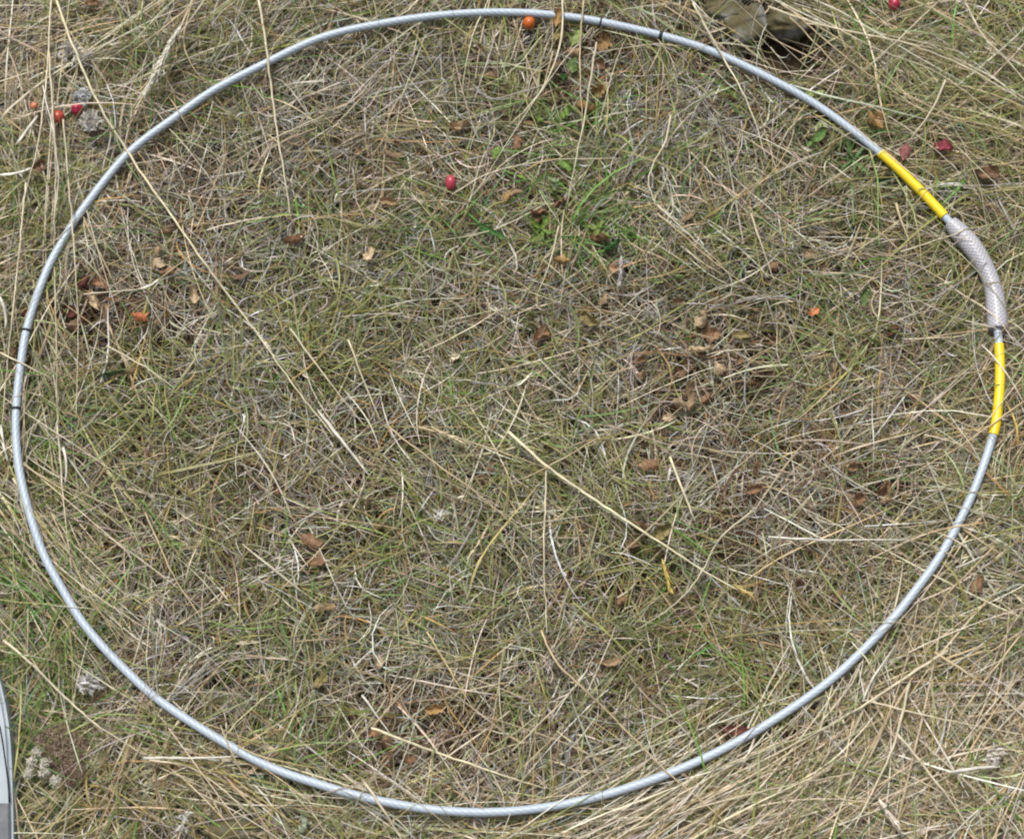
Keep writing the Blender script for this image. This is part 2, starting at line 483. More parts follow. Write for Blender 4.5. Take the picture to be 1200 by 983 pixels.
def build_blades(name, x, y, az, L, wd, e0, e1, turn, wig, z0, cap, K, cb, ct, mat, over=None, keep_clear=0.0, roll_sd=.7, tipw=.25, p=1.0):
    n = len(x)
    s = np.linspace(0, 1, K + 1)[None, :]
    el = e0[:, None] + (e1 - e0)[:, None] * s ** p
    ph = rng.random((n, 1)) * 6.28
    fr = rng.uniform(.5, 1.3, (n, 1))
    a = az[:, None] + turn[:, None] * s + wig[:, None] * (np.sin(6.28 * fr * s + ph) - np.sin(ph))
    st = (L / K)[:, None]
    dx, dy, dz = np.cos(el) * np.cos(a) * st, np.cos(el) * np.sin(a) * st, np.sin(el) * st
    zero = np.zeros((n, 1))
    X = x[:, None] + np.concatenate([zero, np.cumsum(dx[:, :-1], 1)], 1)
    Y = y[:, None] + np.concatenate([zero, np.cumsum(dy[:, :-1], 1)], 1)
    Z = (ground(x, y) + z0)[:, None] + np.concatenate([zero, np.cumsum(dz[:, :-1], 1)], 1)
    G = ground(X, Y)
    C = G + cap[:, None]
    Z = np.where(Z > C, C + (Z - C) * .12, Z)
    lo = G + .0015 + (rng.random((n, 1)) * .012)
    Z = np.where(Z < lo, lo, Z)
    if over is None: over = np.zeros(n, bool)
    Z = press(X, Y, Z, over[:, None])
    # leave out most blades over leaves, berries, stones
    drop = np.zeros(n, bool)
    for (cx, cy, r, zz, pr) in CLR:
        near = (np.abs(X - cx) < r) & (np.abs(Y - cy) < r) & (Z > zz)
        hit = (near & ((X - cx) ** 2 + (Y - cy) ** 2 < r * r)).any(1)
        drop |= hit & (rng.random(n) < pr * (1 - keep_clear))
    kp = ~drop
    X, Y, Z, wd, cb, ct = X[kp], Y[kp], Z[kp], wd[kp], cb[kp], ct[kp]
    n = len(X)
    P = np.stack([X, Y, Z], 2)
    T = np.gradient(P, axis=1)
    T /= np.linalg.norm(T, axis=2, keepdims=True) + 1e-9
    side = np.stack([-T[..., 1], T[..., 0], np.zeros_like(X)], 2)
    side /= np.linalg.norm(side, axis=2, keepdims=True) + 1e-9
    nor = np.cross(T, side)
    roll = (rng.normal(0, roll_sd, (n, 1)) + rng.normal(0, .5, (n, 1)) * s)[..., None]
    sd = side * np.cos(roll) + nor * np.sin(roll)
    prof = np.minimum(1, .65 + 2 * s) * (1 - (1 - tipw) * np.clip((s - .35) / .65, 0, 1) ** 1.5)
    hw = (.5 * wd[:, None] * prof)[..., None]
    V = np.stack([P - sd * hw, P + sd * hw], 2).reshape(-1, 3)
    base = (np.arange(n) * (K + 1) * 2)[:, None] + (np.arange(K) * 2)[None, :]
    F = np.stack([base, base + 1, base + 3, base + 2], 2).reshape(-1, 4)
    mixs = np.clip(s * 1.3 - .15, 0, 1)[..., None]
    CC = cb[:, None, :] * (1 - mixs) + ct[:, None, :] * mixs
    CC = np.repeat(CC[:, :, None, :], 2, 2).reshape(-1, 3)
    return fast_mesh(name, V, F, CC, mat)


def U(a, b, n): return rng.uniform(a, b, n)
def LN(m, sd, n): return m * np.exp(rng.normal(0, sd, n))


# ------------------------------------------------------------------ ground: one sheet, fine under the plot, reaching out to the horizon
ax = np.concatenate([-np.geomspace(150, 1.0, 26), np.linspace(-.98, .98, 180), np.geomspace(1.0, 150, 26)])
gx, gy = np.meshgrid(ax, ax, indexing='ij')
gz = ground(gx, gy) + (vnoise(gx, gy, .15, 7) - .5) * .5 * soft(np.hypot(gx, gy), 2.0, 30)
N = len(ax)
idx = np.arange(N * N).reshape(N, N)
GF = np.stack([idx[:-1, :-1], idx[1:, :-1], idx[1:, 1:], idx[:-1, 1:]], 2).reshape(-1, 4)
g = fast_mesh('ground', np.stack([gx, gy, gz], 2).reshape(-1, 3), GF, np.full((N * N, 3), .05), M_SOIL)
# bare soil under the plot's grass; farther out the sheet carries the mixed colour of the turf
n = M_SOIL.node_tree
geo = n.nodes.new('ShaderNodeNewGeometry')
ln = n.nodes.new('ShaderNodeVectorMath'); ln.operation = 'LENGTH'
n.links.new(geo.outputs['Position'], ln.inputs[0])
mr = n.nodes.new('ShaderNodeMapRange'); mr.inputs[1].default_value, mr.inputs[2].default_value = 1.3, 2.6
n.links.new(ln.outputs['Value'], mr.inputs[0])
tn = n.nodes.new('ShaderNodeTexNoise'); tn.inputs['Scale'].default_value = 9; tn.inputs['Detail'].default_value = 12
tr_ = n.nodes.new('ShaderNodeValToRGB')
tr_.color_ramp.elements[0].position, tr_.color_ramp.elements[0].color = .35, (.07, .075, .03, 1)
tr_.color_ramp.elements[1].position, tr_.color_ramp.elements[1].color = .65, (.25, .20, .12, 1)
n.links.new(geo.outputs['Position'], tn.inputs['Vector']); n.links.new(tn.outputs['Fac'], tr_.inputs[0])
mxs = n.nodes.new('ShaderNodeMix'); mxs.data_type = 'RGBA'
old = n.nodes['Principled BSDF'].inputs['Base Color'].links[0].from_socket
n.links.new(mr.outputs[0], mxs.inputs[0]); n.links.new(old, mxs.inputs[6]); n.links.new(tr_.outputs[0], mxs.inputs[7])
n.links.new(mxs.outputs[2], n.nodes['Principled BSDF'].inputs['Base Color'])
tag(g, kind='structure')

# ------------------------------------------------------------------ leaf litter crumbs on the soil
x, y = scatter(9000, .3)
px, py = pixel(x, y)
k = rng.random(len(x)) < .35 + .9 * blobs(px, py, BROWNS)
x, y = x[k], y[k]
m = len(x)
c = palette(m, [(.14, .075, .035), (.085, .045, .025), (.22, .13, .06), (.12, .045, .028), (.05, .032, .02)], [3, 3, 2, 1.3, 2], .3)
tag(build_blades('leaf_litter', x, y, U(0, 6.28, m), LN(.011, .35, m), LN(.006, .35, m), rng.normal(0, .5, m), rng.normal(0, .6, m), U(-1, 1, m), U(0, .2, m),
                 U(.002, .022, m), np.full(m, .028), 3, c, c * .85, M_LITTER, roll_sd=.6, tipw=.4),
    'crumbled brown leaf litter showing dark between the grass blades', 'leaf litter', kind='stuff')

# ------------------------------------------------------------------ matted thatch
x, y = scatter(80000, .3)
k = rng.random(len(x)) < .12 + 1.15 * vnoise(x, y, 16, 27) * (.5 + vnoise(x, y, 40, 28))
x, y = x[k], y[k]
px, py = pixel(x, y)
m = len(x)
gy_ = np.clip(blobs(px, py, GREYS) * 1.0 + .42 + .9 * (vnoise(x, y, 9, 21) - .5), 0, 1)
br_ = np.clip(blobs(px, py, BROWNS) * .9 + .24 + .8 * (vnoise(x, y, 11, 22) - .5), 0, 1)
ol_ = np.clip(blobs(px, py, GREENS) * .6 + .22 + .7 * (vnoise(x, y, 8, 23) - .5), 0, 1)
cg = palette(m, [(.40, .375, .335), (.26, .245, .22), (.56, .53, .48), (.34, .345, .335)], [3, 3, 2.5, 2], .32)
ct_ = palette(m, [(.31, .25, .165), (.42, .36, .265), (.20, .145, .085), (.56, .50, .40), (.36, .23, .085)], [3, 3, 2.5, 2, 1.4], .34)
cbn = palette(m, [(.17, .10, .055), (.11, .066, .038), (.24, .15, .085)], [2, 1.5, 2], .28)
co = palette(m, [(.16, .19, .06), (.21, .23, .09), (.10, .13, .045), (.28, .26, .11)], [2, 2, 2, 1.5], .28)
r = rng.random(m)
tot = gy_ + br_ + ol_ + .55
c = np.where((r < gy_ / tot)[:, None], cg, np.where((r < (gy_ + br_) / tot)[:, None], cbn, np.where((r < (gy_ + br_ + ol_) / tot)[:, None], co, ct_)))
inside = hoop_signed(x, y) < 0
L = LN(.040, .5, m) * np.where(inside, 1, 1.25)
flow = 6.28 * vnoise(x, y, 5, 24) * 1.5
az = flow + rng.normal(0, 1.0, m) + np.where(rng.random(m) < .5, math.pi, 0)
tag(build_blades('dry_grass_thatch', x, y, az, L, LN(.00105, .33, m), rng.normal(.15, .35, m), rng.normal(-.15, .4, m), rng.normal(0, 1.1, m), U(0, .45, m),
                 rng.beta(2.0, 1.1, m) * .035, U(.018, .034, m) + .010 * ~inside, 5, c, np.clip(c * U(.85, 1.25, m)[:, None], 0, .8), M_THATCH),
    'matted grey and tan dead grass covering the ground', 'dry grass', kind='stuff')


# ------------------------------------------------------------------ tufts: helper that gives blades in clumps
def tufts(nt_, per, field, outer=.3, sd=.012, spread=.7):
    x, y = scatter(nt_, outer)
    px, py = pixel(x, y)
    k = rng.random(len(x)) < field(px, py, x, y)
    x, y = x[k], y[k]
    cnt = rng.poisson(per, len(x))
    a0 = rng.uniform(0, 6.28, len(x))
    i = np.repeat(np.arange(len(x)), cnt)
    m = len(i)
    return x[i] + rng.normal(0, sd, m), y[i] + rng.normal(0, sd, m), a0[i] + rng.normal(0, spread, m), i, m


# tan tufts everywhere
x, y, az, ti, m = tufts(2600, 9, lambda px, py, x, y: .55 + .5 * (vnoise(x, y, 7, 31) - .3), .3, .014, .8)
inside = hoop_signed(x, y) < 0
c = palette(m, [(.42, .34, .225), (.54, .47, .35), (.31, .22, .125), (.64, .59, .48), (.42, .395, .345), (.40, .26, .10)], [3, 3, 2, 2, 3, 1], .30)
tag(build_blades('dry_grass_tufts', x, y, az, LN(.058, .42, m) * np.where(inside, 1, 1.6), LN(.00118, .3, m), U(.15, .9, m), U(-.6, .1, m), rng.normal(0, .7, m), U(0, .25, m),
                 U(.004, .018, m), U(.022, .036, m) + .014 * ~inside, 6, c, np.clip(c * 1.12, 0, .8), M_THATCH, over=rng.random(m) < .006),
    'thin tan dry grass blades bent over in tufts', 'dry grass', kind='stuff')

# green tufts
x, y, az, ti, m = tufts(3300, 11, lambda px, py, x, y: .12 + .85 * blobs(px, py, GREENS) + .45 * (vnoise(x, y, 6, 33) - .45) + .12 * (hoop_signed(x, y) > 0), .3, .012, .9)
px, py = pixel(x, y)
vivid = np.clip(blobs(px, py, [(25, 720, 60, 70, 1), (45, 835, 50, 70, 1), (545, 268, 35, 25, .8), (700, 265, 80, 45, .9), (660, 180, 50, 70, .6), (335, 850, 40, 60, .8), (480, 705, 70, 25, .6),
                             (1000, 190, 40, 35, .9), (60, 560, 40, 80, .6)]) * 1.2 + .20, 0, .92)
c1 = palette(m, [(.20, .24, .065), (.26, .29, .095), (.14, .18, .05), (.33, .30, .10), (.24, .30, .14), (.36, .25, .08)], [3, 3, 2, 2, 2, 1], .25)
c2 = palette(m, [(.13, .29, .055), (.19, .35, .07), (.085, .19, .05), (.21, .33, .12)], [3, 2, 2, 2], .2)
c = np.where((rng.random(m) < vivid)[:, None], c2, c1)
tip = np.where((rng.random(m) < .45)[:, None], palette(m, [(.42, .34, .18), (.38, .33, .14)], [1, 1], .15), c * 1.1)
inside = hoop_signed(x, y) < 0
tag(build_blades('green_grass_tufts', x, y, az, LN(.066, .4, m) * np.where(inside, 1, 1.35), LN(.0014, .3, m), U(.2, 1.1, m), U(-.5, .3, m), rng.normal(0, .5, m), U(0, .12, m),
                 U(.003, .020, m), U(.026, .038, m) + U(.01, .032, m) * ~inside, 6, c, np.clip(tip, 0, .8), M_GREEN, over=rng.random(m) < .006),
    'olive and green living grass growing in patches through the thatch', 'green grass', kind='stuff')

# ------------------------------------------------------------------ longer straws: where, which way they lie
# px, py, rx, ry, angle (degrees, picture up = 90), spread, count, length (mm), width (mm), shade 0 pale 1 olive
FLOWS = [
    (90, 60, 120, 60, 25, 16, 150, 170, 1.7, .15), (80, 170, 70, 110, 92, 10, 95, 230, 1.7, .1), (30, 290, 60, 90, 38, 18, 120, 130, 1.8, .7),
    (60, 110, 110, 90, 150, 30, 90, 120, 1.5, .4), (45, 400, 50, 120, 88, 16, 70, 180, 1.5, .25),
    (45, 620, 70, 90, -48, 12, 120, 160, 1.6, .2), (60, 760, 80, 80, -50, 25, 50, 140, 1.6, .5), (130, 860, 120, 70, 30, 40, 75, 120, 1.5, .5),
    (110, 930, 110, 50, 58, 16, 130, 120, 1.9, .65), (260, 910, 110, 35, -18, 14, 120, 150, 1.7, .3), (350, 945, 90, 40, -38, 12, 90, 130, 1.7, .25),
    (180, 905, 70, 40, 35, 20, 70, 100, 1.7, .45),
    (880, 925, 150, 45, 30, 9, 340, 190, 1.6, .08), (760, 965, 110, 30, 28, 14, 180, 150, 1.6, .2), (1060, 860, 140, 90, 62, 18, 300, 150, 1.6, .08), (1080, 900, 130, 90, -48, 20, 210, 150, 1.6, .08),
    (1120, 800, 110, 90, 30, 20, 210, 150, 1.6, .15), (1100, 940, 130, 50, 5, 30, 210, 120, 1.4, .1), (1150, 700, 70, 90, -30, 25, 150, 140, 1.5, .3),
    (1140, 620, 80, 90, 25, 25, 150, 130, 1.5, .4), (1000, 50, 120, 45, -28, 10, 170, 210, 1.6, .1), (1100, 110, 110, 80, -32, 14, 190, 170, 1.5, .3),
    (1090, 70, 120, 80, 38, 18, 150, 150, 1.6, .35), (1120, 200, 100, 60, 12, 16, 190, 150, 1.5, .35), (1120, 300, 90, 90, 8, 28, 130, 130, 1.5, .45), (1150, 440, 60, 100, 20, 35, 120, 120, 1.5, .45),
    (420, 20, 160, 35, 35, 35, 120, 110, 1.5, .3), (700, 8, 140, 25, 70, 40, 90, 110, 1.5, .35), (930, 30, 50, 30, -35, 16, 60, 140, 1.6, .2), (480, 970, 200, 25, 15, 35, 170, 110, 1.5, .35),
    # inside the hoop
    (700, 420, 100, 50, 22, 10, 60, 120, 1.4, .35), (600, 500, 90, 60, -50, 25, 60, 110, 1.5, .35), (560, 560, 110, 60, -40, 18, 60, 130, 1.4, .15), (380, 450, 90, 90, -55, 10, 40, 140, 1.4, .15),
    (340, 170, 110, 60, 28, 8, 45, 120, 1.4, .05), (850, 240, 120, 80, -40, 18, 70, 120, 1.4, .1), (900, 380, 160, 110, 35, 25, 110, 110, 1.4, .2), (980, 500, 120, 90, 28, 20, 90, 120, 1.4, .2),
    (980, 620, 120, 90, 60, 30, 90, 110, 1.4, .25), (340, 830, 40, 80, 86, 10, 80, 90, 1.6, .75), (560, 850, 130, 70, 25, 30, 110, 110, 1.4, .2), (760, 800, 130, 90, 50, 25, 110, 100, 1.4, .3),
    (640, 660, 130, 90, 75, 30, 90, 100, 1.4, .3), (880, 720, 120, 90, -35, 30, 80, 100, 1.4, .3), (300, 650, 160, 130, -45, 40, 110, 100, 1.3, .35), (190, 480, 90, 130, 60, 40, 70, 100, 1.3, .3),
    (620, 150, 70, 120, 68, 16, 60, 120, 1.5, .15), (780, 110, 110, 70, 45, 30, 70, 100, 1.4, .3), (560, 230, 150, 100, 20, 25, 80, 100, 1.3, .25), (470, 120, 120, 70, 30, 35, 80, 90, 1.3, .1),
]
xs, ys, azs, Ls, ws, ols = [], [], [], [], [], []
for qi, (a, b, rx, ry, ang, sp, cnt, ln, wd, ol) in enumerate(FLOWS):
    if qi >= 30: cnt, ln = int(cnt * .55), ln * .85      # inside the hoop the long stems are few
    q = rng.normal(0, 1, (cnt, 2)) * [rx * .7, ry * .7] + [a, b]
    wx, wy = world(q[:, 0], q[:, 1], .03)
    aa = np.radians(ang + rng.normal(0, sp, cnt)) + np.where(rng.random(cnt) < .3, math.pi, 0)
    l = LN(ln / 1000, .35, cnt)
    xs.append(wx - np.cos(aa) * l / 2); ys.append(wy - np.sin(aa) * l / 2)
    azs.append(aa); Ls.append(l); ws.append(LN(wd / 1000 * .84, .28, cnt)); ols.append(rng.random(cnt) < ol)
# and evenly over everything, beyond the picture too
ux, uy = scatter(2600, .6)
k = (hoop_signed(ux, uy) > 0) | (rng.random(len(ux)) < .35)
ux, uy = ux[k], uy[k]
q = len(ux)
xs.append(ux); ys.append(uy); azs.append(U(0, 6.28, q)); Ls.append(LN(.095, .4, q)); ws.append(LN(.0012, .28, q)); ols.append(rng.random(q) < .3)
x, y, az, L, wd, ol = map(np.concatenate, (xs, ys, azs, Ls, ws, ols))
m = len(x)
c = palette(m, [(.57, .48, .33), (.65, .58, .44), (.49, .385, .24), (.52, .39, .21), (.70, .65, .53)], [3, 3, 2, 1.0, 1.5], .18, .04)
c2 = palette(m, [(.30, .28, .09), (.22, .23, .07), (.38, .33, .12), (.26, .30, .13)], [2, 2, 2, 1], .18)
c = np.where(ol[:, None], c2, c)
c = c * np.where((hoop_signed(x, y) < 0) & (rng.random(m) < .6), .78, 1.0)[:, None]      # inside the hoop, straws picked at random get a darker tone
inside = hoop_signed(x, y) < 0
tag(build_blades('long_straw', x, y, az, L, wd, U(.0, .35, m), U(-.3, .05, m), rng.normal(0, .28, m), U(0, .07, m), U(.018, .034, m), U(.028, .038, m) + U(.0, .028, m) * ~inside, 8,
                 c, np.clip(c * U(.85, 1.12, m)[:, None], 0, .82), M_STRAW, over=rng.random(m) < .04, keep_clear=.15, tipw=.4, roll_sd=.6),
    'long pale straws and fallen stems lying over the shorter grass', 'straw', kind='stuff')


# turf going on all round the plot
m = 60000
rr = np.sqrt(U(0, 1, m)) * 3.2
aa = U(0, 6.28, m)
x, y = rr * np.cos(aa), rr * np.sin(aa)
k = ((x < XL + .08) | (x > XH - .08) | (y < YL + .08) | (y > YH - .08)) & (rng.random(m) < 1.25 - rr / 3.6)
x, y = x[k], y[k]
m = len(x)
c = palette(m, [(.42, .34, .225), (.54, .47, .35), (.31, .22, .125), (.22, .25, .08), (.15, .19, .055)], [3, 2, 2, 3, 2], .28)
tag(build_blades('surrounding_grass', x, y, U(0, 6.28, m), LN(.13, .4, m), LN(.0026, .3, m), U(.1, .8, m), U(-.5, .1, m), rng.normal(0, .5, m), U(0, .12, m), U(.004, .02, m), U(.03, .07, m), 4,
                 c, np.clip(c * 1.1, 0, .8), M_THATCH), 'tan and green meadow grass going on round the plot', 'meadow grass', kind='stuff')


# ------------------------------------------------------------------ the sampling hoop
def sweep(name, P, R, mat, parent, sides=20, closed=False, strands=0, pitch=.02, s0=0.0):
    P = np.asarray(P)
    n = len(P)
    T = (np.roll(P, -1, 0) - np.roll(P, 1, 0)) if closed else np.gradient(P, axis=0)
    T /= np.linalg.norm(T, axis=1, keepdims=True)
    A = np.cross(T, [0, 0, 1.0]); A /= np.linalg.norm(A, axis=1, keepdims=True)
    B = np.cross(A, T)
    s = s0 + np.concatenate([[0], np.cumsum(np.linalg.norm(np.diff(P, axis=0), axis=1))])
    R = np.broadcast_to(R, (n,))
    th = np.linspace(0, 2 * math.pi, sides, endpoint=False)
    rr = R[:, None] * np.ones(sides)[None, :]
    if strands: rr = rr * (1 + .012 * np.cos(strands * th[None, :] + 2 * math.pi * s[:, None] / pitch))
    V = P[:, None, :] + rr[..., None] * (A[:, None, :] * np.cos(th)[None, :, None] + B[:, None, :] * np.sin(th)[None, :, None])
    F, UVS = [], []
    rows = n if closed else n - 1
    for i in range(rows):
        j = (i + 1) % n
        sj = s[i + 1] if i + 1 < n else s[-1] + np.linalg.norm(P[0] - P[-1])
        for k in range(sides):
            l = (k + 1) % sides
            F.append((i * sides + k, i * sides + l, j * sides + l, j * sides + k))
            UVS += [k / sides, s[i], (k + 1) / sides, s[i], (k + 1) / sides, sj, k / sides, sj]
    Vf = V.reshape(-1, 3)
    if not closed:
        F += [tuple(range(sides))[::-1], tuple(range((n - 1) * sides, n * sides))]
        UVS += [0, 0] * (2 * sides)
    me = bpy.data.meshes.new(name)
    me.from_pydata([tuple(v) for v in Vf], [], F)
    uv = me.uv_layers.new(name='UVMap')
    uv.data.foreach_set('uv', np.array(UVS, np.float32).ravel())
    me.polygons.foreach_set('use_smooth', [True] * (len(F) - (0 if closed else 2)) + [False] * (0 if closed else 2))
    me.materials.append(mat)
    me.update()
    o = bpy.data.objects.new(name, me)
    COL.objects.link(o)
    o.parent = parent
    return o


HP3 = np.column_stack([HP, hoop_z(HP[:, 0], HP[:, 1])])
hpx, hpy = pixel(HP3[:, 0], HP3[:, 1], HP3[:, 2])


def near_i(px, py): return int(np.argmin((hpx - px) ** 2 + (hpy - py) ** 2))
def seg(a, b): return HP3[near_i(*a):near_i(*b) + 1]


hoop = empty('sampling_hoop', (0, 0, 0))
tag(hoop, 'large pale grey wire-rope hoop laid on the grass, joined by a braided sleeve', 'hoop')
sweep('cable', HP3, HOOP_R, M_CABLE, hoop, 18, True, 6, .0085)
t1 = sweep('tape_band', seg((1032, 179), (1107.5, 253.5)), HOOP_R + .0011, M_TAPE, hoop)
t1['label'] = 'bright yellow tape wrapped round the cable'
t2 = sweep('tape_band', seg((1170.5, 403), (1164, 510)), HOOP_R + .0011, M_TAPE, hoop)
t2['label'] = 'bright yellow tape wrapped round the cable'
sp = seg((1114, 261), (1169.5, 386)).copy()
q = np.linspace(0, 1, len(sp))
sr = .0112 - .0022 * np.exp(-(q / .05) ** 2) + .0008 * np.sin(q * 9)
sr[-3:] *= .96
sp[:, 0] += .003 * np.sin(math.pi * q)
sl_ = sweep('connector_sleeve', sp, sr, M_SLEEVE, hoop, 24)
sl_['label'] = 'thicker grey braided hose sleeve joining the cable ends'
for p in ((31.5, 388), (18.7, 479), (774.5, 41), (705, 26)):
    i = near_i(*p)
    sweep('mark', HP3[i - 1:i + 2] if p[0] != 705 else HP3[i - 1:i + 1], HOOP_R + .0007, M_MARK, hoop)


LANDMARKS = [((75, 128), 'the red rose hips'), ((620, 27), 'the orange hip at the hoop'), ((890, 35), 'the mossy stones'), ((1048, 5), 'the crimson hip beyond the stones'), ((1105, 174), 'the crimson leaf'),
             ((1150, 310), 'the braided sleeve'), ((528, 214), 'the lone pinkish hip'), ((649, 213), 'the pale green rosette'), ((815, 430), 'the loose dry leaf cluster'), ((730, 610), 'the bright yellow stem'),
             ((115, 350), 'the heap of brown leaves'), ((103, 800), 'the white feathery fluff'), ((56, 888), 'the dried flower cluster'), ((460, 860), 'the forked bright straw'), ((1080, 880), 'the heaped dry straw'),
             ((980, 632), 'the level white straw'), ((860, 856), 'the long dark red leaf'), ((165, 371), 'the bright orange leaf'), ((533, 420), 'the tiny cream leaf'), ((405, 520), 'the broad whitish sheath'),
             ((515, 602), 'the tiny white husk'), ((1012, 348), 'the upright green leaf'), ((190, 80), 'the large feathery plume'), ((998, 186), 'the fresh green herb'), ((432, 301), 'the pinkish tan folded leaf'),
             ((131, 437), 'the long narrow green leaf'), ((272, 974), 'the flat stone'), ((325, 150), 'the straight straw over the hoop'), ((764, 330), 'the small yellow-green herb')]


def near(px, py):
    n_ = min(LANDMARKS, key=lambda q: (q[0][0] - px) ** 2 + (q[0][1] - py) ** 2)[1]
    x, y = world(px, py, .045)
    return ('inside' if hoop_signed(float(x), float(y)) < 0 else 'outside') + ' the hoop near ' + n_


# ------------------------------------------------------------------ single stalks one can follow across the picture (tubes)
def stalk_tube(pts, width, shade, over, lift=.016, name='straw_stalk', taper=.35, flat=1.0):
    P = np.asarray(pts, float)
    if len(P) == 2: P = np.array([P[0], (P[0] + P[1]) / 2 + [1.2, 1.0], P[1]])
    d = np.concatenate([[0], np.cumsum(np.hypot(*np.diff(P, axis=0).T))])
    n = max(6, int(d[-1] / 9))
    # smooth through the traced points
    t = np.linspace(0, d[-1], n)
    Q = np.column_stack([np.interp(t, d, P[:, 0]), np.interp(t, d, P[:, 1])])
    for _ in range(3):
        Q[1:-1] = .25 * Q[:-2] + .5 * Q[1:-1] + .25 * Q[2:]
    Q[1:-1] += rng.normal(0, .35, (n - 2, 2))
    X, Y = world(Q[:, 0], Q[:, 1], .045)
    Z = top_z(X, Y) + lift
    for _ in range(4):
        Z[1:-1] = .25 * Z[:-2] + .5 * Z[1:-1] + .25 * Z[2:]
    Z = press(X, Y, Z, np.full(n, over))
    X, Y = world(Q[:, 0], Q[:, 1], Z)
    C0 = np.column_stack([X, Y, Z])
    T = np.gradient(C0, axis=0); T /= np.linalg.norm(T, axis=1, keepdims=True)
    A = np.cross(T, [0, 0, 1.0]); A /= np.linalg.norm(A, axis=1, keepdims=True)
    B = np.cross(A, T)
    s = np.linspace(0, 1, n)
    R = .5 * width / 1000 * (1 - (1 - taper) * s ** 1.6)
    if width > 4: R *= np.clip(.25 + s * 5, 0, 1)
    node = np.zeros(n)
    for k in (.3, .62):
        R *= 1 + .30 * np.exp(-((s - k) / .012) ** 2)
        node += np.exp(-((s - k) / .02) ** 2)
    sides = 6
    th = np.linspace(0, 2 * math.pi, sides, endpoint=False)
    V = C0[:, None] + R[:, None, None] * (A[:, None] * np.cos(th)[None, :, None] + flat * B[:, None] * np.sin(th)[None, :, None])
    F = [(i * sides + k, i * sides + (k + 1) % sides, (i + 1) * sides + (k + 1) % sides, (i + 1) * sides + k) for i in range(n - 1) for k in range(sides)]
    F += [tuple(range(sides))[::-1], tuple(range((n - 1) * sides, n * sides))]
    col = np.array({'pale': (.66, .58, .41), 'gold': (.62, .49, .24), 'tan': (.55, .43, .26), 'white': (.72, .68, .58), 'bright': (.78, .70, .47), 'olive': (.33, .31, .12), 'grey': (.5, .46, .38)}[shade])
    cc = col[None] * np.exp(rng.normal(0, .05)) * (1 - .35 * np.clip(node, 0, 1))[:, None] * (1 + .10 * np.sin(s * 11 + rng.random() * 6))[:, None]
    cc = np.repeat(cc, sides, 0)
    # origin at the first end
    o = mesh_from(name, V.reshape(-1, 3) - C0[0], F, M_STRAW, cols=np.clip(cc, 0, .85))
    o.location = C0[0]
    return o


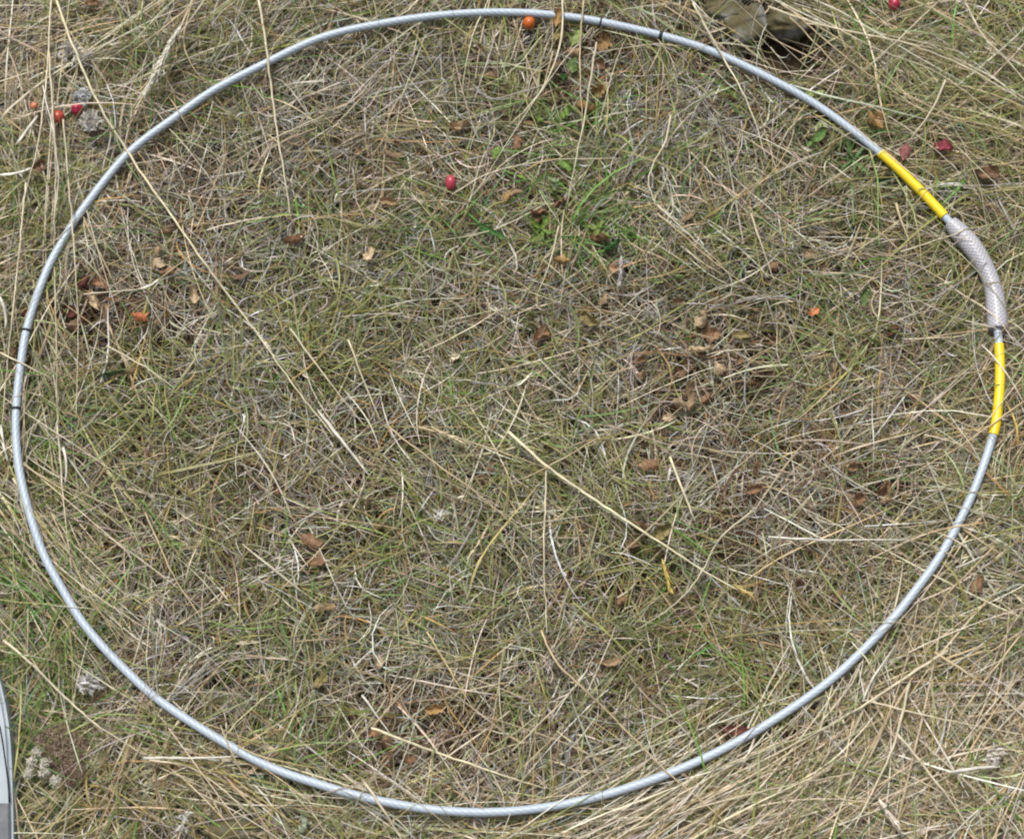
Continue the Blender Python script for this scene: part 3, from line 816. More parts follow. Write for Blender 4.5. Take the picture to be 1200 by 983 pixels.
# traced points, width mm, shade, lies over the hoop?, own label or None
STALKS = [
    ([(66, 0), (78, 35), (97, 82), (118, 128), (150, 180), (192, 240), (246, 318), (300, 388), (348, 458), (392, 512)], 3.2, 'bright', True, 'longest straw stem running from tall grass over the hoop past the rose hips'),
    ([(372, 480), (400, 516), (432, 556)], 4.6, 'white', False, 'broad whitish straw sheath at the end of the longest stem'),
    ([(303, 0), (312, 55), (324, 150), (341, 256)], 3.2, 'pale', True, 'straight pale straw lying over the hoop with one end among grey thatch'),
    ([(596, 506), (642, 548), (700, 588), (765, 630), (820, 666), (866, 692)], 3.8, 'bright', False, 'bright pale yellow straw stem lying in the middle of the plot'),
    ([(785, 535), (800, 575), (815, 611)], 3.2, 'bright', False, 'short stiff straw piece beside the bright yellow stem'),
    ([(435, 853), (459, 862), (505, 879), (600, 912), (640, 924)], 3.1, 'bright', False, 'bright straw with forked end over rusty leaves near the hoop'),
    ([(424, 814), (440, 836), (459, 862)], 2.4, 'white', False, 'side twig crossing the forked end of the bright straw'),
    ([(435, 853), (462, 822), (487, 794)], 1.9, 'tan', False, None),
    ([(425, 913), (447, 945), (472, 985)], 3.4, 'pale', True, 'short thick straw laid across the hoop below the rusty leaves'),
    ([(4, 750), (36, 776), (75, 816), (110, 848), (168, 884)], 3.0, 'pale', False, 'stiff straw stem in green grass beside the white feathery fluff'),
    ([(168, 888), (230, 888), (292, 886)], 3.6, 'white', False, 'whitish flat straw ending against the hoop in a bent tussock'),
    ([(175, 890), (225, 897), (262, 925), (300, 960)], 2.4, 'pale', False, None),
    ([(1111, 762), (1060, 794), (1010, 828), (950, 862), (896, 890), (850, 910)], 3.2, 'pale', False, 'long straw sweeping along the pale straw bundle beside the hoop'),
    ([(1066, 800), (1058, 835), (1046, 878), (1030, 912), (1000, 972)], 3.4, 'pale', False, 'upright-lying pale straw crossing the heaped dry straw'),
    ([(1050, 858), (1090, 906), (1120, 946), (1146, 985)], 3.2, 'pale', False, 'slanting pale straw crossing the heaped dry straw'),
    ([(1095, 764), (1150, 799)], 3.6, 'tan', False, None),
    ([(1195, 745), (1155, 796), (1120, 846)], 2.4, 'tan', False, None),
    ([(1012, 820), (1060, 832), (1120, 846), (1205, 862)], 2.2, 'pale', False, None),
    ([(1011, 822), (1013, 808), (1050, 755)], 2.8, 'white', False, None),
    ([(1012, 818), (1006, 780)], 2.2, 'white', False, None),
    ([(634, 738), (650, 776), (700, 822), (750, 872), (785, 908), (835, 948), (870, 985)], 2.5, 'tan', True, 'thin tan straw running out of the plot over the hoop beside the pale straw bundle'),
    ([(900, 8), (960, 30), (1030, 44), (1062, 50), (1130, 77), (1205, 122)], 3.1, 'pale', False, 'long pale stem across the tall grass beside the crimson hip'),
    ([(1102, 0), (1055, 45), (1012, 82)], 2.4, 'pale', False, None),
    ([(1130, 0), (1150, 42), (1178, 68), (1205, 100)], 2.8, 'pale', False, None),
    ([(1108, 94), (1092, 132), (1064, 167)], 2.9, 'pale', False, 'bent pale straw whose end touches the dull pink leaf by the yellow tape'),
    ([(1025, 80), (1033, 130), (1048, 176)], 2.4, 'tan', False, None),
    ([(930, 15), (1000, 75), (1080, 130), (1200, 165)], 1.9, 'tan', False, None),
    ([(915, 5), (990, 50), (1060, 110), (1120, 140), (1200, 155)], 2.0, 'tan', False, None),
    ([(925, 20), (965, 60), (1010, 110)], 2.0, 'tan', False, None),
    ([(940, 10), (1020, 55), (1100, 85), (1190, 150)], 1.9, 'pale', False, None),
    ([(228, -6), (214, 28), (200, 58)], 3.0, 'pale', False, None), ([(240, 0), (215, 35), (190, 62)], 2.4, 'pale', False, None),
    ([(222, 8), (190, 35), (152, 62)], 2.6, 'tan', False, None), ([(226, 0), (212, 50), (230, 90), (262, 105)], 1.9, 'tan', False, None),
    ([(60, 0), (55, 90), (44, 175), (24, 245)], 2.4, 'pale', False, None), ([(57, 60), (62, 130), (66, 200), (63, 300), (66, 392), (67, 500)], 2.5, 'pale', False, 'tall thin straw standing close along the hoop, nearest it of the upright straws'),
    ([(74, 140), (80, 210), (87, 290), (92, 380), (89, 490)], 2.2, 'pale', True, None), ([(30, 215), (22, 300), (12, 390), (2, 500)], 2.4, 'pale', False, None),
    ([(97, 252), (118, 300), (140, 345)], 2.2, 'tan', False, None), ([(50, 100), (62, 150), (70, 210), (60, 280)], 2.0, 'white', False, None),
    ([(812, 4), (843, 60), (864, 96), (880, 128), (898, 187)], 2.6, 'pale', True, 'pale straw crossing the hoop close to the stones'),
    ([(684, 0), (679, 60), (681, 130), (684, 158)], 2.3, 'tan', True, None), ([(699, 50), (692, 95), (683, 150), (672, 200), (664, 240)], 2.3, 'pale', False, None),
    ([(659, -4), (659, 50), (648, 78), (634, 110), (598, 146)], 2.6, 'pale', True, 'forked grey-tan stem hanging over the hoop near the orange hip'),
    ([(648, 60), (640, 90), (636, 110)], 2.0, 'tan', False, None), ([(636, 100), (600, 112), (570, 118)], 1.8, 'grey', False, None),
    ([(786, 135), (781, 168), (762, 196), (757, 214), (770, 243)], 2.7, 'pale', False, None), ([(770, 240), (800, 268), (850, 315)], 2.0, 'pale', False, None),
    ([(900, 629), (960, 633), (1068, 632)], 2.8, 'white', False, 'white straw lying level near the hoop in brownish thatch'),
    ([(1128, 620), (1178, 652)], 2.6, 'tan', False, None), ([(1120, 665), (1160, 648)], 2.2, 'white', False, None),
    ([(882, 598), (842, 630), (820, 675), (796, 706), (745, 738)], 2.1, 'pale', False, None), ([(640, 552), (637, 650), (641, 742)], 2.0, 'pale', False, None),
    ([(67, 498), (72, 560), (78, 620), (84, 668)], 2.3, 'pale', False, None), ([(74, 524), (80, 546), (76, 566)], 3.4, 'white', False, None),
    ([(0, 413), (30, 428), (61, 444)], 2.4, 'pale', True, None), ([(1056, 295), (1090, 284), (1122, 274), (1136, 268)], 2.5, 'pale', True, 'straw lying across the braided sleeve of the hoop'),
    ([(1050, 238), (1060, 270), (1068, 288)], 3.4, 'tan', False, None), ([(1056, 295), (1030, 272), (1010, 255)], 2.0, 'tan', False, None),
    ([(408, 398), (424, 440), (446, 495)], 2.4, 'pale', False, None), ([(340, 385), (380, 440), (428, 500)], 2.2, 'pale', False, None),
    ([(530, 228), (565, 205), (600, 195), (660, 186), (730, 186)], 1.9, 'pale', False, None), ([(490, 500), (560, 520), (600, 534), (640, 548)], 2.2, 'tan', False, None),
    ([(455, 500), (500, 535), (560, 578), (610, 620)], 2.2, 'tan', False, None), ([(640, 548), (690, 520), (720, 500)], 1.9, 'tan', False, None), ([(640, 548), (600, 565)], 1.9, 'tan', False, None),
    ([(655, 265), (648, 300), (630, 345)], 2.3, 'pale', False, None), ([(880, 250), (893, 290), (908, 330)], 2.1, 'pale', False, None), ([(770, 250), (840, 310), (900, 352)], 2.0, 'tan', False, None),
    ([(380, 135), (300, 172), (270, 195)], 2.0, 'pale', False, None), ([(372, 150), (330, 165), (290, 195)], 1.8, 'tan', False, None), ([(500, 740), (530, 790), (555, 832)], 2.1, 'gold', False, None),
    ([(98, 345), (140, 341), (172, 338)], 2.2, 'pale', False, None), ([(186, 328), (207, 311), (225, 300)], 1.8, 'tan', False, None), ([(125, 405), (172, 430), (205, 455)], 2.6, 'pale', False, None),
    ([(0, 598), (40, 660), (95, 735)], 2.2, 'tan', False, None), ([(15, 560), (45, 610), (52, 640)], 2.4, 'pale', False, None), ([(60, 600), (100, 690), (145, 760)], 1.9, 'tan', False, None),
    ([(330, 690), (380, 640), (410, 600)], 1.8, 'tan', False, None), ([(170, 600), (205, 680), (240, 730)], 2.0, 'tan', False, None), ([(600, 880), (680, 800), (700, 760)], 1.8, 'pale', False, None),
    ([(960, 850), (1000, 800), (1008, 780)], 2.0, 'pale', False, None), ([(720, 985), (790, 935), (850, 900), (930, 862)], 2.2, 'pale', False, None), ([(730, 975), (820, 945), (900, 925), (1000, 905)], 2.0, 'pale', False, None),
    ([(760, 985), (840, 930), (900, 892)], 2.0, 'tan', False, None), ([(785, 960), (830, 905), (850, 890)], 2.0, 'white', False, None),
    ([(230, 270), (262, 190), (268, 170)], 1.8, 'tan', False, None), ([(1165, 640), (1105, 700), (1080, 780)], 1.8, 'tan', False, None), ([(1200, 470), (1130, 520), (1060, 560)], 2.0, 'tan', True, None),
    ([(1200, 425), (1120, 440), (1040, 470)], 1.8, 'tan', False, None), ([(1190, 290), (1165, 310), (1150, 380)], 1.8, 'tan', False, None), ([(1200, 250), (1120, 310), (1060, 345)], 1.7, 'olive', False, None),
]
for (pts, wd, shade, over, lab) in STALKS:
    o = stalk_tube(pts, wd, shade, over)
    if lab: tag(o, lab, 'straw', 'single straws lying on the plot')
    else:
        words = {'pale': 'thin pale straw', 'gold': 'thin golden straw', 'tan': 'thin tan straw', 'white': 'thin whitish straw', 'olive': 'thin olive-green stem', 'grey': 'thin greyish twig'}[shade]
        mid = pts[len(pts) // 2]
        tag(o, words + ' ' + ('laid over the hoop near ' + near(*mid).split('near ')[1] if over else near(*mid)), 'straw', 'single straws lying on the plot')


# ------------------------------------------------------------------ leaves
LEAFCOL = {'pale': (.50, .38, .24), 'tan': (.33, .225, .13), 'brown': (.17, .10, .055), 'rust': (.25, .145, .08), 'red': (.13, .045, .035), 'olive': (.27, .22, .09), 'cream': (.68, .60, .42),
           'orange': (.52, .18, .08), 'gold': (.38, .24, .10), 'pink': (.30, .11, .10), 'crimson': (.30, .06, .08), 'leafgreen': (.14, .20, .07), 'darkgreen': (.045, .12, .035),
           'palegreen': (.30, .36, .13), 'lime': (.17, .27, .06)}
LEAFWORD = {'pale': 'pale tan dry leaf', 'tan': 'tan dry leaf', 'brown': 'dark brown dead leaf', 'rust': 'rust-brown dead leaf', 'red': 'dark red-brown dead leaf', 'olive': 'olive-brown withered leaf',
            'cream': 'small cream-white dry leaf', 'orange': 'bright orange fallen leaf', 'gold': 'golden brown crumpled leaf', 'pink': 'dull pink withered leaf', 'crimson': 'crimson autumn leaf',
            'leafgreen': 'narrow green leaf', 'darkgreen': 'dark green leaf', 'palegreen': 'yellowish green lobed leaf', 'lime': 'bright lime-green leaflet'}
OWN = {(825, 374): 'pale tan upright leaf, topmost of the loose dry leaf cluster', (822, 411): 'pale tan curled leaf like a boat in the loose dry leaf cluster',
       (533, 420): 'tiny cream-white leaf alone in the greyish thatch', (432, 301): 'pinkish tan folded leaf standing alone in the thatch', (228, 346): 'long pale leaf beside the longest straw stem',
       (165, 371): 'bright orange leaf below the heap of brown leaves', (1025, 144): 'crumpled golden brown leaf caught by straw near the yellow tape',
       (1060, 179): 'dull pink leaf resting at the yellow tape of the hoop', (1105, 174): 'crimson leaf in tall grass beyond the yellow tape', (653, 25): 'golden brown leaf draped over the hoop near the orange hip',
       (860, 856): 'long dark red leaf lying against the hoop', (925, 860): 'dark red leaf under pale straw outside the hoop', (131, 437): 'long narrow green leaf beneath the brown leaf heap',
       (1012, 348): 'upright green leaf in tan thatch near the braided sleeve', (675, 43): 'yellowish green lobed leaf just inside the hoop by the orange hip', (775, 622): 'olive-brown rounded leaf beside the bright yellow stem'}


def leaf_mesh(L, W, seed, lobed=False, curl=1.0):
    r = np.random.default_rng(seed)
    nu, nv = 11, 7
    V, F = [], []
    ph = r.random(4) * 6.28
    rag = r.normal(0, .13, nu)
    cut = r.uniform(.72, 1.0) if curl > .8 else 1.0
    cup, bend, tw = r.uniform(.2, 1.3) * curl * r.choice([-1, 1], p=[.3, .7]), r.uniform(-.4, .8) * curl, r.normal(0, .8) * curl
    for i in range(nu):
        u = i / (nu - 1)
        half = .5 * W * (math.sin(math.pi * min(1, (u * .96 * cut + .02)) ** .85) ** .75) * (1 + rag[i] * curl)
        if lobed: half *= 1 + .32 * math.sin(u * 17 + ph[0])
        half *= 1 + .14 * math.sin(u * 9 + ph[1]) + .1 * math.sin(u * 23 + ph[2])
        for j in range(nv):
            v = j / (nv - 1) * 2 - 1
            x = (u - .5) * L + .05 * L * math.sin(v * 3 + ph[3])
            y = v * half * (1 + .12 * math.sin(u * 13 + v * 2 + ph[0]))
            z = cup * W * .45 * (v * v - .4) + bend * L * .5 * (u - .5) ** 2 * 2 + tw * (u - .5) * y
            z += .05 * W * math.sin(u * 14 + v * 5 + ph[1]) + .04 * W * math.sin(u * 23 - v * 9 + ph[2]) + .06 * W * abs(v)
            V.append((x, y, z))
    for i in range(nu - 1):
        for j in range(nv - 1):
            a = i * nv + j
            F.append((a, a + 1, a + nv + 1, a + nv))
    return np.array(V), F, nu, nv


for q, ((x, y, z), a) in enumerate(zip(LEAF_AT, LEAVES + GREEN_LEAVES)):
    px, py, L, W, ang, kd, dep = a
    green = q >= len(LEAVES)
    V, F, nu, nv = leaf_mesh(L / 880, W / 880, 100 + q, kd in ('palegreen', 'gold', 'lime'), .55 if green or kd in ('crimson', 'pink') else 1.0)
    base = np.array(LEAFCOL[kd]) * math.exp(rng.normal(0, .12))
    u = np.repeat(np.linspace(0, 1, nu), nv); v = np.tile(np.abs(np.linspace(-1, 1, nv)), nu)
    cc = base[None] * (1 + .25 * (v < .2) + .12 * np.sin(u * 8 + q))[:, None]
    cc = np.clip(cc * np.exp(rng.normal(0, .1, (len(V), 1))), 0, .85)
    o = mesh_from('green_leaf' if green else 'dead_leaf', V, F, M_LEAF, cols=cc)
    if (px, py) == (653, 25):
        z = float(hoop_z(x, y)) + HOOP_R + .003
    o.location = (x, y, z + .002)
    tl = .5 if dep >= 0 else .2
    o.rotation_euler = (rng.normal(0, tl), rng.normal(0, tl * .7), math.radians(ang))
    lab = OWN.get((px, py))
    tag(o, lab or LEAFWORD[kd] + (' half sunk ' if dep > 2 else ' lying ') + near(px, py), 'leaf',
        'green leaves in the grass' if green else 'dead leaves in the thatch')

# ------------------------------------------------------------------ hips
HIPCOL = {'crimson': (.40, .018, .05), 'scarlet': (.48, .07, .04), 'salmon': (.58, .20, .10), 'rose': (.46, .05, .08), 'orange': (.58, .13, .015)}
for (x, y, z), (px, py, D, kd, lab) in zip(BERRY_AT, BERRIES):
    c = HIPCOL[kd]
    mt = ramp_mat('hip ' + kd, [(.3, tuple(.75 * k for k in c)), (.6, c), (.75, tuple(min(.9, k * 1.25 + .01) for k in c))], 140, .35, .5, .35, coat=.15)
    root = empty('rose_hip', (x, y, z))
    tag(root, lab, 'rose hip', 'rose hips in the grass')
    bm = bmesh.new()
    bmesh.ops.create_uvsphere(bm, u_segments=20, v_segments=14, radius=D / 2000)
    for vv in bm.verts:
        t = vv.co.z / (D / 2000)
        k = 1 + .05 * math.sin(3 * math.atan2(vv.co.y, vv.co.x)) * (1 - t * t) - .10 * max(0, t) ** 4
        vv.co.x *= k; vv.co.y *= k * .97
        vv.co.z *= 1.45 if kd == 'rose' else 1.06
        if t > .96: vv.co.z -= D / 2000 * .12
    me = bpy.data.meshes.new('fruit'); bm.to_mesh(me); bm.free()
    me.polygons.foreach_set('use_smooth', [True] * len(me.polygons)); me.materials.append(mt)
    f = bpy.data.objects.new('fruit', me); COL.objects.link(f); f.parent = root
    f.rotation_euler = (math.radians(-70 if kd != 'orange' else -65), random.uniform(-.6, .6), 0)
    # dried calyx at one end, stalk at the other
    d = D / 1000
    CV, CF = [], []
    for k in range(5):
        a = k * 2 * math.pi / 5
        b = len(CV)
        CV += [(math.cos(a - .4) * d * .10, math.sin(a - .4) * d * .10, d * .44), (math.cos(a + .4) * d * .10, math.sin(a + .4) * d * .10, d * .44), (math.cos(a) * d * .26, math.sin(a) * d * .26, d * .60)]
        CF.append((b, b + 1, b + 2))
    cal = mesh_from('calyx', CV, CF, M_MARK, root, False)
    cal.rotation_euler = f.rotation_euler
    st = np.array([(0, 0, -d * .48), (d * .04, 0, -d * .75), (d * .12, d * .03, -d * 1.05)])
    stem = sweep('stalk', st, np.array([.0007, .0006, .0008]), M_MARK, root, 6)
    stem.rotation_euler = f.rotation_euler

# ------------------------------------------------------------------ stones
for (x, y, z), (px, py, sx, sy, sz, ang, lab) in zip(STONE_AT, STONES):
    bm = bmesh.new()
    bmesh.ops.create_icosphere(bm, subdivisions=4, radius=.5)
    for vv in bm.verts:
        n3 = vv.co.normalized()
        k = 1 + .26 * (vnoise(n3.x * 1 + px, n3.y + n3.z * .7, 1.7, 41) - .5) * 2 + .13 * (vnoise(n3.x + n3.z, n3.y + px, 5, 42) - .5) * 2 + .06 * (vnoise(n3.x - n3.z, n3.y + py, 14, 43) - .5) * 2
        c = vv.co * float(k)
        c = [math.copysign(min(abs(q * 2) ** .72, .93) / 2, q) for q in c]
        vv.co = (c[0] * sx / 1000, c[1] * sy / 1000, c[2] * sz / 1000)
    me = bpy.data.meshes.new('stone'); bm.to_mesh(me); bm.free()
    me.polygons.foreach_set('use_smooth', [True] * len(me.polygons)); me.materials.append(M_STONE)
    o = bpy.data.objects.new('stone', me); COL.objects.link(o)
    o.location = (x, y, z); o.rotation_euler = (random.uniform(-.2, .2), random.uniform(-.2, .2), math.radians(-ang))
    tag(o, lab, 'stone')


# ------------------------------------------------------------------ small green herbs
def herb(px, py, lab, leaves, size, col, ang0=None, narrow=.4, lift=.002, spread=2 * math.pi, lobed=False):
    x, y, z = spot(px, py, lift + .006)
    root = empty('herb', (x, y, z - .02))
    tag(root, lab, 'herb')
    r = np.random.default_rng(int(px * 7 + py))
    sp_ = np.array([(0, 0, -.008), (.001, .001, .008), (.002, 0, .020)])
    gm = M_LEAF
    s = stem_mesh('stem', sp_, .0009, np.array(col) * .9, root)
    for k in range(leaves):
        a = (ang0 or 0) + spread * k / leaves + r.normal(0, .45)
        L = size / 1000 * r.uniform(.5, 1.3)
        V, F, nu, nv = leaf_mesh(L, L * narrow, 900 + k + int(px), lobed, .5)
        V[:, 0] += L * .55
        cc = np.clip(np.array(col)[None] * math.exp(r.normal(0, .15)) * np.exp(r.normal(0, .08, (len(V), 1))), 0, .8)
        o = mesh_from('leaf', V, F, M_LEAF, root, cols=cc)
        o.location = (.002, 0, .016 + r.uniform(-.004, .004))
        o.rotation_euler = (r.normal(0, .5), r.uniform(-.6, .25), a)
    return root


def stem_mesh(name, P, R, col, parent):
    o = sweep(name, P, R, M_LEAF, parent, 6)
    at = o.data.attributes.new('tint', 'FLOAT_COLOR', 'POINT')
    c4 = np.ones((len(o.data.vertices), 4), np.float32); c4[:, :3] = col
    at.data.foreach_set('color', c4.ravel())
    return o


herb(649, 213, 'pale green rounded rosette herb among rusty leaves in the plot', 8, 11, (.30, .38, .20), 0, .85, .002)
herb(632, 268, 'bright lime-green herb with pointed leaves below the pale rosette', 8, 19, (.17, .27, .05), .3, .30, -.004, lobed=True)
herb(700, 268, 'yellow-green lobed herb beside the dark green leaf', 9, 15, (.20, .26, .07), .8, .36, -.004, lobed=True)
herb(764, 330, 'small yellow-green herb by greyish twigs in the plot', 6, 12, (.23, .28, .09), .2, .36, -.004)
herb(557, 262, 'dark green grassy herb with long narrow leaves', 6, 34, (.07, .17, .045), -1.2, .16, 0, 1.5)
herb(998, 186, 'fresh green herb with narrow toothed leaves under the hoop cable by the yellow tape', 9, 25, (.13, .22, .075), .2, .17, -.001)
herb(952, 166, 'small green herb with wide leaves beside the hoop cable', 4, 19, (.13, .24, .06), .5, .5, -.001)
herb(953, 110, 'pale yellow-green herb sprout just outside the hoop near the bare hollow', 4, 13, (.32, .38, .13), .5, .55, 0)
herb(961, 140, 'pale grey-green drooping sprout just inside the hoop near the bare hollow', 3, 16, (.32, .35, .17), -1.9, .42, 0, 1.2)
herb(300, 914, 'pale blue-green tiny rosette under straw outside the hoop', 5, 9, (.25, .33, .24), 0, .7, 0)
herb(357, 965, 'pale grey-green rosette in grass below the hoop', 6, 12, (.33, .38, .26), .4, .6, 0)


# ------------------------------------------------------------------ pale fluff, husks and the dried flower cluster
def flakes(name, px, py, lab, cat, n, rad, size, cols, wts, lift=.003, stretch=1.0, ang=0):
    x, y, z = spot(px, py, lift + .007)
    r = np.random.default_rng(int(px + 3 * py))
    V, F, C = [], [], []
    for k in range(int(n * 1.8)):
        a, d, h = r.random() * 6.28, rad / 1000 * r.random() ** .6, r.random()
        cx, cy = d * math.cos(a) * stretch, d * math.sin(a)
        cx, cy = cx * math.cos(ang) - cy * math.sin(ang), cx * math.sin(ang) + cy * math.cos(ang)
        L = size / 1000 * r.uniform(.5, 1.4)
        yaw, pit, rol = r.random() * 6.28, r.normal(.2, .5), r.normal(0, .8)
        c = np.array(cols[r.choice(len(cols), p=np.array(wts) / sum(wts))]) * math.exp(r.normal(0, .15))
        b = len(V)
        cz = -.004 + .010 * h * (1 - (d / (rad / 1000)) ** 2)
        for i in range(4):
            u = i / 3 - .5
            wv = L * .13 * (1 - (2 * u) ** 2 * .8)
            for sgn in (-1, 1):
                lx, ly, lz = u * L, sgn * wv * math.cos(rol), sgn * wv * math.sin(rol) + u * L * math.sin(pit) - L * .6 * u * u
                V.append((cx + lx * math.cos(yaw) - ly * math.sin(yaw), cy + lx * math.sin(yaw) + ly * math.cos(yaw), cz + lz)); C.append(np.clip(c, 0, .85))
        F += [(b, b + 1, b + 3, b + 2), (b + 2, b + 3, b + 5, b + 4), (b + 4, b + 5, b + 7, b + 6)]
    o = mesh_from(name, V, F, M_FLUFF, cols=np.array(C))
    o.location = (x, y, z)
    return tag(o, lab, cat) if lab else o


WH = [(.62, .58, .52), (.74, .72, .66), (.42, .39, .34), (.33, .31, .30)]
flakes('seed_fluff', 80, 60, 'greyish white seed fluff caught on straws away from the rose hips', 'fluff', 60, 15, 8, WH, [3, 2, 2, 2])
flakes('seed_fluff', 102, 66, 'thin grey wisp of fluff beside the whitish fluff on straws', 'fluff', 22, 9, 7, WH, [2, 0, 3, 3])
flakes('seed_fluff', 95, 112, 'silvery fluff just behind the crimson rose hip', 'fluff', 50, 11, 8, [(.55, .57, .58), (.72, .72, .72), (.36, .37, .38)], [3, 2, 2])
flakes('seed_fluff', 106, 141, 'pale papery fluff beside the crimson rose hip', 'fluff', 60, 12, 10, WH, [3, 3, 2, 2], stretch=1.3, ang=-.6)
flakes('seed_fluff', 122, 170, 'dark grey wisp of dead fluff close to the hoop', 'fluff', 34, 14, 8, [(.2, .2, .22), (.32, .32, .34), (.12, .12, .13)], [3, 1, 2], lift=0, stretch=1.4)
flakes('feather_tuft', 103, 800, 'white and grey feathery fluff in grass beside the stiff straw stem', 'fluff', 55, 12, 9, [(.80, .79, .76), (.55, .53, .52), (.36, .34, .33)], [3, 3, 2], stretch=1.2, ang=.4)
flakes('husk', 515, 602, 'tiny white husk on dark thatch in the plot', 'husk', 9, 6, 8, [(.80, .78, .72), (.7, .66, .58)], [2, 1], stretch=2.0)
flakes('husk', 1165, 885, 'pinkish white husk standing in the heaped dry straw', 'husk', 22, 8, 9, [(.80, .74, .72), (.62, .52, .48), (.72, .68, .62)], [3, 1, 2], lift=.012, stretch=1.8, ang=.9)
flakes('husk', 215, 960, 'white catkin-like husk pair in green grass below the hoop', 'husk', 18, 7, 9, [(.76, .75, .70), (.62, .6, .55)], [2, 1], lift=.012, stretch=1.9, ang=1.5)
# dried flower cluster with pale buds
x, y, z = spot(56, 888, .006)
root = empty('dried_flower_head', (x, y, z - .012))
tag(root, 'brown dried flower cluster with pale woolly buds beside the grey plastic edge', 'flower head')
fl = flakes('bract_tuft', 66, 876, None, None, 620, 25, 4.2, [(.30, .22, .165), (.38, .29, .22), (.20, .14, .10), (.45, .36, .29)], [3, 3, 2, 1], lift=.006, stretch=1.15, ang=-.5)
fl.location = (.010, .012, .012); fl.parent = root; fl['kind'] = 'stuff'
f2 = flakes('bract_tuft', 84, 905, None, None, 300, 14, 4.0, [(.28, .20, .155), (.36, .27, .21), (.20, .13, .10)], [3, 3, 2], lift=.004, stretch=1.2)
f2.location = (.026, -.016, .010); f2.parent = root; f2['kind'] = 'stuff'
for k, (bx_, by_) in enumerate([(43, 880), (52, 893), (36, 892), (33, 905), (64, 914), (50, 904)]):
    bx2, by2 = world(bx_, by_, z + .008)
    b = flakes('bud', bx_, by_, None, None, 46, 6.0, 4.5, [(.72, .68, .58), (.62, .57, .46), (.80, .77, .70)], [3, 2, 2])
    b.location = (float(bx2) - x, float(by2) - y, .020); b.parent = root
# bent whitish husk pieces (peeled stem sheaths)
for pts, lab in (([(-4, 205), (12, 205), (26, 203), (36, 197)], 'white peeled sheath lying level in olive grass outside the hoop'),
                 ([(18, 170), (28, 158), (36, 146), (44, 136)], 'white kinked sheath below the tiny salmon berry'),
                 ([(-2, 345), (4, 356), (9, 366), (6, 385)], 'white bent sheath among upright straws outside the hoop'),
                 ([(1, 498), (3, 520), (9, 540)], 'ragged white sheath close to the tall upright straw outside the hoop'),
                 ([(160, 339.5), (170, 338), (178, 334), (187, 327)], 'pale club-ended sheath over the heap of brown leaves'),
                 ([(1112, 905), (1140, 899), (1172, 898)], 'white stiff sheath in the heaped dry straw below the pinkish husk')):
    tag(stalk_tube(pts, 4.2, 'white', False, .015, 'stem_sheath', .6, .5), lab, 'sheath')


# ------------------------------------------------------------------ grass seed heads (plumes)
def plume(p0, p1, n, rad, col, lab, lift=.018):
    x0, y0, z0 = spot(*p0, lift)
    x1, y1, z1 = spot(*p1, lift)
    r = np.random.default_rng(int(p0[0] + p1[1]))
    root = empty('grass_plume', (x0, y0, z0))
    tag(root, lab, 'grass plume', 'grass plumes')
    D = np.array([x1 - x0, y1 - y0, z1 - z0]); Lh = np.linalg.norm(D); D /= Lh
    Sd = np.cross(D, [0, 0, 1]); Sd /= np.linalg.norm(Sd); Nn = np.cross(Sd, D)
    ax_ = np.array([D * Lh * t for t in np.linspace(0, 1, 6)])
    st = sweep('stem', ax_, .0009, M_STRAW, root, 6)
    at = st.data.attributes.new('tint', 'FLOAT_COLOR', 'POINT'); c4 = np.ones((len(st.data.vertices), 4), np.float32); c4[:, :3] = col; at.data.foreach_set('color', c4.ravel())
    V, F, C = [], [], []
    for k in range(n):
        t = r.random()
        env = rad / 1000 * math.sin(math.pi * min(1, t * .9 + .08)) ** .7
        a = r.random() * 6.28
        out = Sd * math.cos(a) + Nn * math.sin(a)
        L = r.uniform(.006, .012)
        p = D * Lh * t + out * env * r.random() * .6
        d = D * .92 + out * .33; d /= np.linalg.norm(d)
        s = np.cross(d, out) * .0012
        b = len(V)
        V += [p - s * .5, p + s * .5, p + d * L * .5 + s, p + d * L * .5 - s, p + d * L]
        F += [(b, b + 1, b + 2, b + 3), (b + 3, b + 2, b + 4)]
        C += [np.clip(np.array(col) * math.exp(r.normal(0, .15)), 0, .85)] * 5
    o = mesh_from('spikelets', V, F, M_STRAW, root, False, np.array(C))
    o['kind'] = 'stuff'


plume((212, 30), (171, 108), 560, 6.5, (.78, .72, .58), 'large pale feathery seed head hanging from straw behind the hoop', .030)
plume((172, 106), (153, 143), 60, 2.5, (.62, .53, .38), 'slender tip of a drooping seed head close behind the hoop')
plume((860, 685), (880, 697), 40, 3, (.55, .42, .16), 'golden seed tip at the end of the bright yellow stem')
plume((1030, 935), (1052, 968), 120, 5, (.66, .58, .48), 'greyish feathery seed head in the heaped dry straw')
plume((776, 655), (786, 690), 50, 3.5, (.55, .43, .12), 'yellow folded seed head below the bright yellow stem')
plume((505, 500), (545, 520), 30, 2.5, (.60, .50, .32), 'slim tan seed head in the middle of the plot')
plume((728, 300), (726, 332), 60, 3.2, (.46, .43, .40), 'grey stiff seed head beside the yellow-green herb')

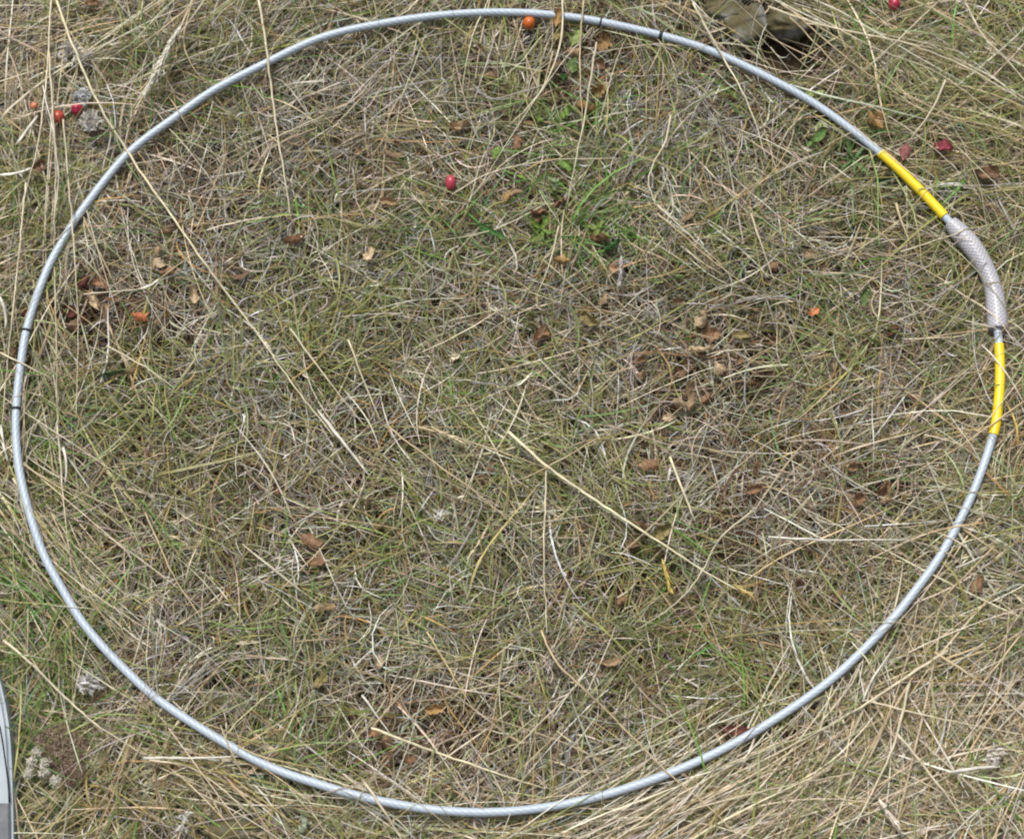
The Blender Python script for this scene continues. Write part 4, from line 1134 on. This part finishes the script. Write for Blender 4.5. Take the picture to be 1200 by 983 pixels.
# ------------------------------------------------------------------ the grey plastic edge that reaches in from the left
edge_px = [(-60, 772), (-8, 778), (0, 800), (5, 822), (9, 846), (11.5, 872), (13, 900), (13.8, 930), (14.5, 960), (15, 1000), (15, 1040), (-60, 1045)]
ZT = .062
root = empty('plastic_case', (*[float(v) for v in world(-20, 900, .03)], .03))
tag(root, 'pale blue-grey plastic case edge with black seam, cut off beside the grass', 'case')
ox, oy, oz = root.location


def slab(name, outline, zb, zt, mat, bev=.004):
    bm = bmesh.new()
    vs = []
    for (a, b) in outline:
        X, Y = world(a, b, ZT)
        vs.append(bm.verts.new((float(X) - ox, float(Y) - oy, zb - oz)))
    f = bm.faces.new(vs)
    if f.normal.z > 0: f.normal_flip()
    e = bmesh.ops.extrude_face_region(bm, geom=[f])
    for v in e['geom']:
        if isinstance(v, bmesh.types.BMVert): v.co.z = zt - oz
    bmesh.ops.recalc_face_normals(bm, faces=bm.faces[:])
    if bev:
        te = [ed for ed in bm.edges if all(abs(v.co.z - (zt - oz)) < 1e-6 for v in ed.verts)]
        bmesh.ops.bevel(bm, geom=te, offset=bev, segments=3, affect='EDGES')
    me = bpy.data.meshes.new(name); bm.to_mesh(me); bm.free()
    me.materials.append(mat)
    o = bpy.data.objects.new(name, me); COL.objects.link(o); o.parent = root
    return o


M_CASE = ramp_mat('pale grey plastic', [(.3, (.30, .345, .38)), (.7, (.40, .45, .48))], 30, .5, .3, .05)
M_CASED = ramp_mat('dark grey panel', [(.3, (.07, .075, .085)), (.6, (.13, .135, .145)), (.75, (.22, .225, .23))], 60, .45, .4, .1)
M_SEAM = ramp_mat('black seam', [(.3, (.008, .009, .01)), (.7, (.02, .02, .022))], 60, .6)
slab('shell', edge_px, .012, ZT, M_CASE)
slab('panel', [(-58, 941), (10.8, 941), (11.3, 962), (11.6, 1000), (11.6, 1030), (-58, 1030)], ZT - .002, ZT + .0025, M_CASED, .001)
sx_, sy_ = world([-14, -6, 0, 3.5, 6.5, 9, 10.5, 11.2], [826, 838, 852, 872, 893, 912, 930, 940], ZT + .0002)
sweep('seam', np.column_stack([sx_ - ox, sy_ - oy, np.full(8, ZT - oz)]), .0009, M_SEAM, root, 8)
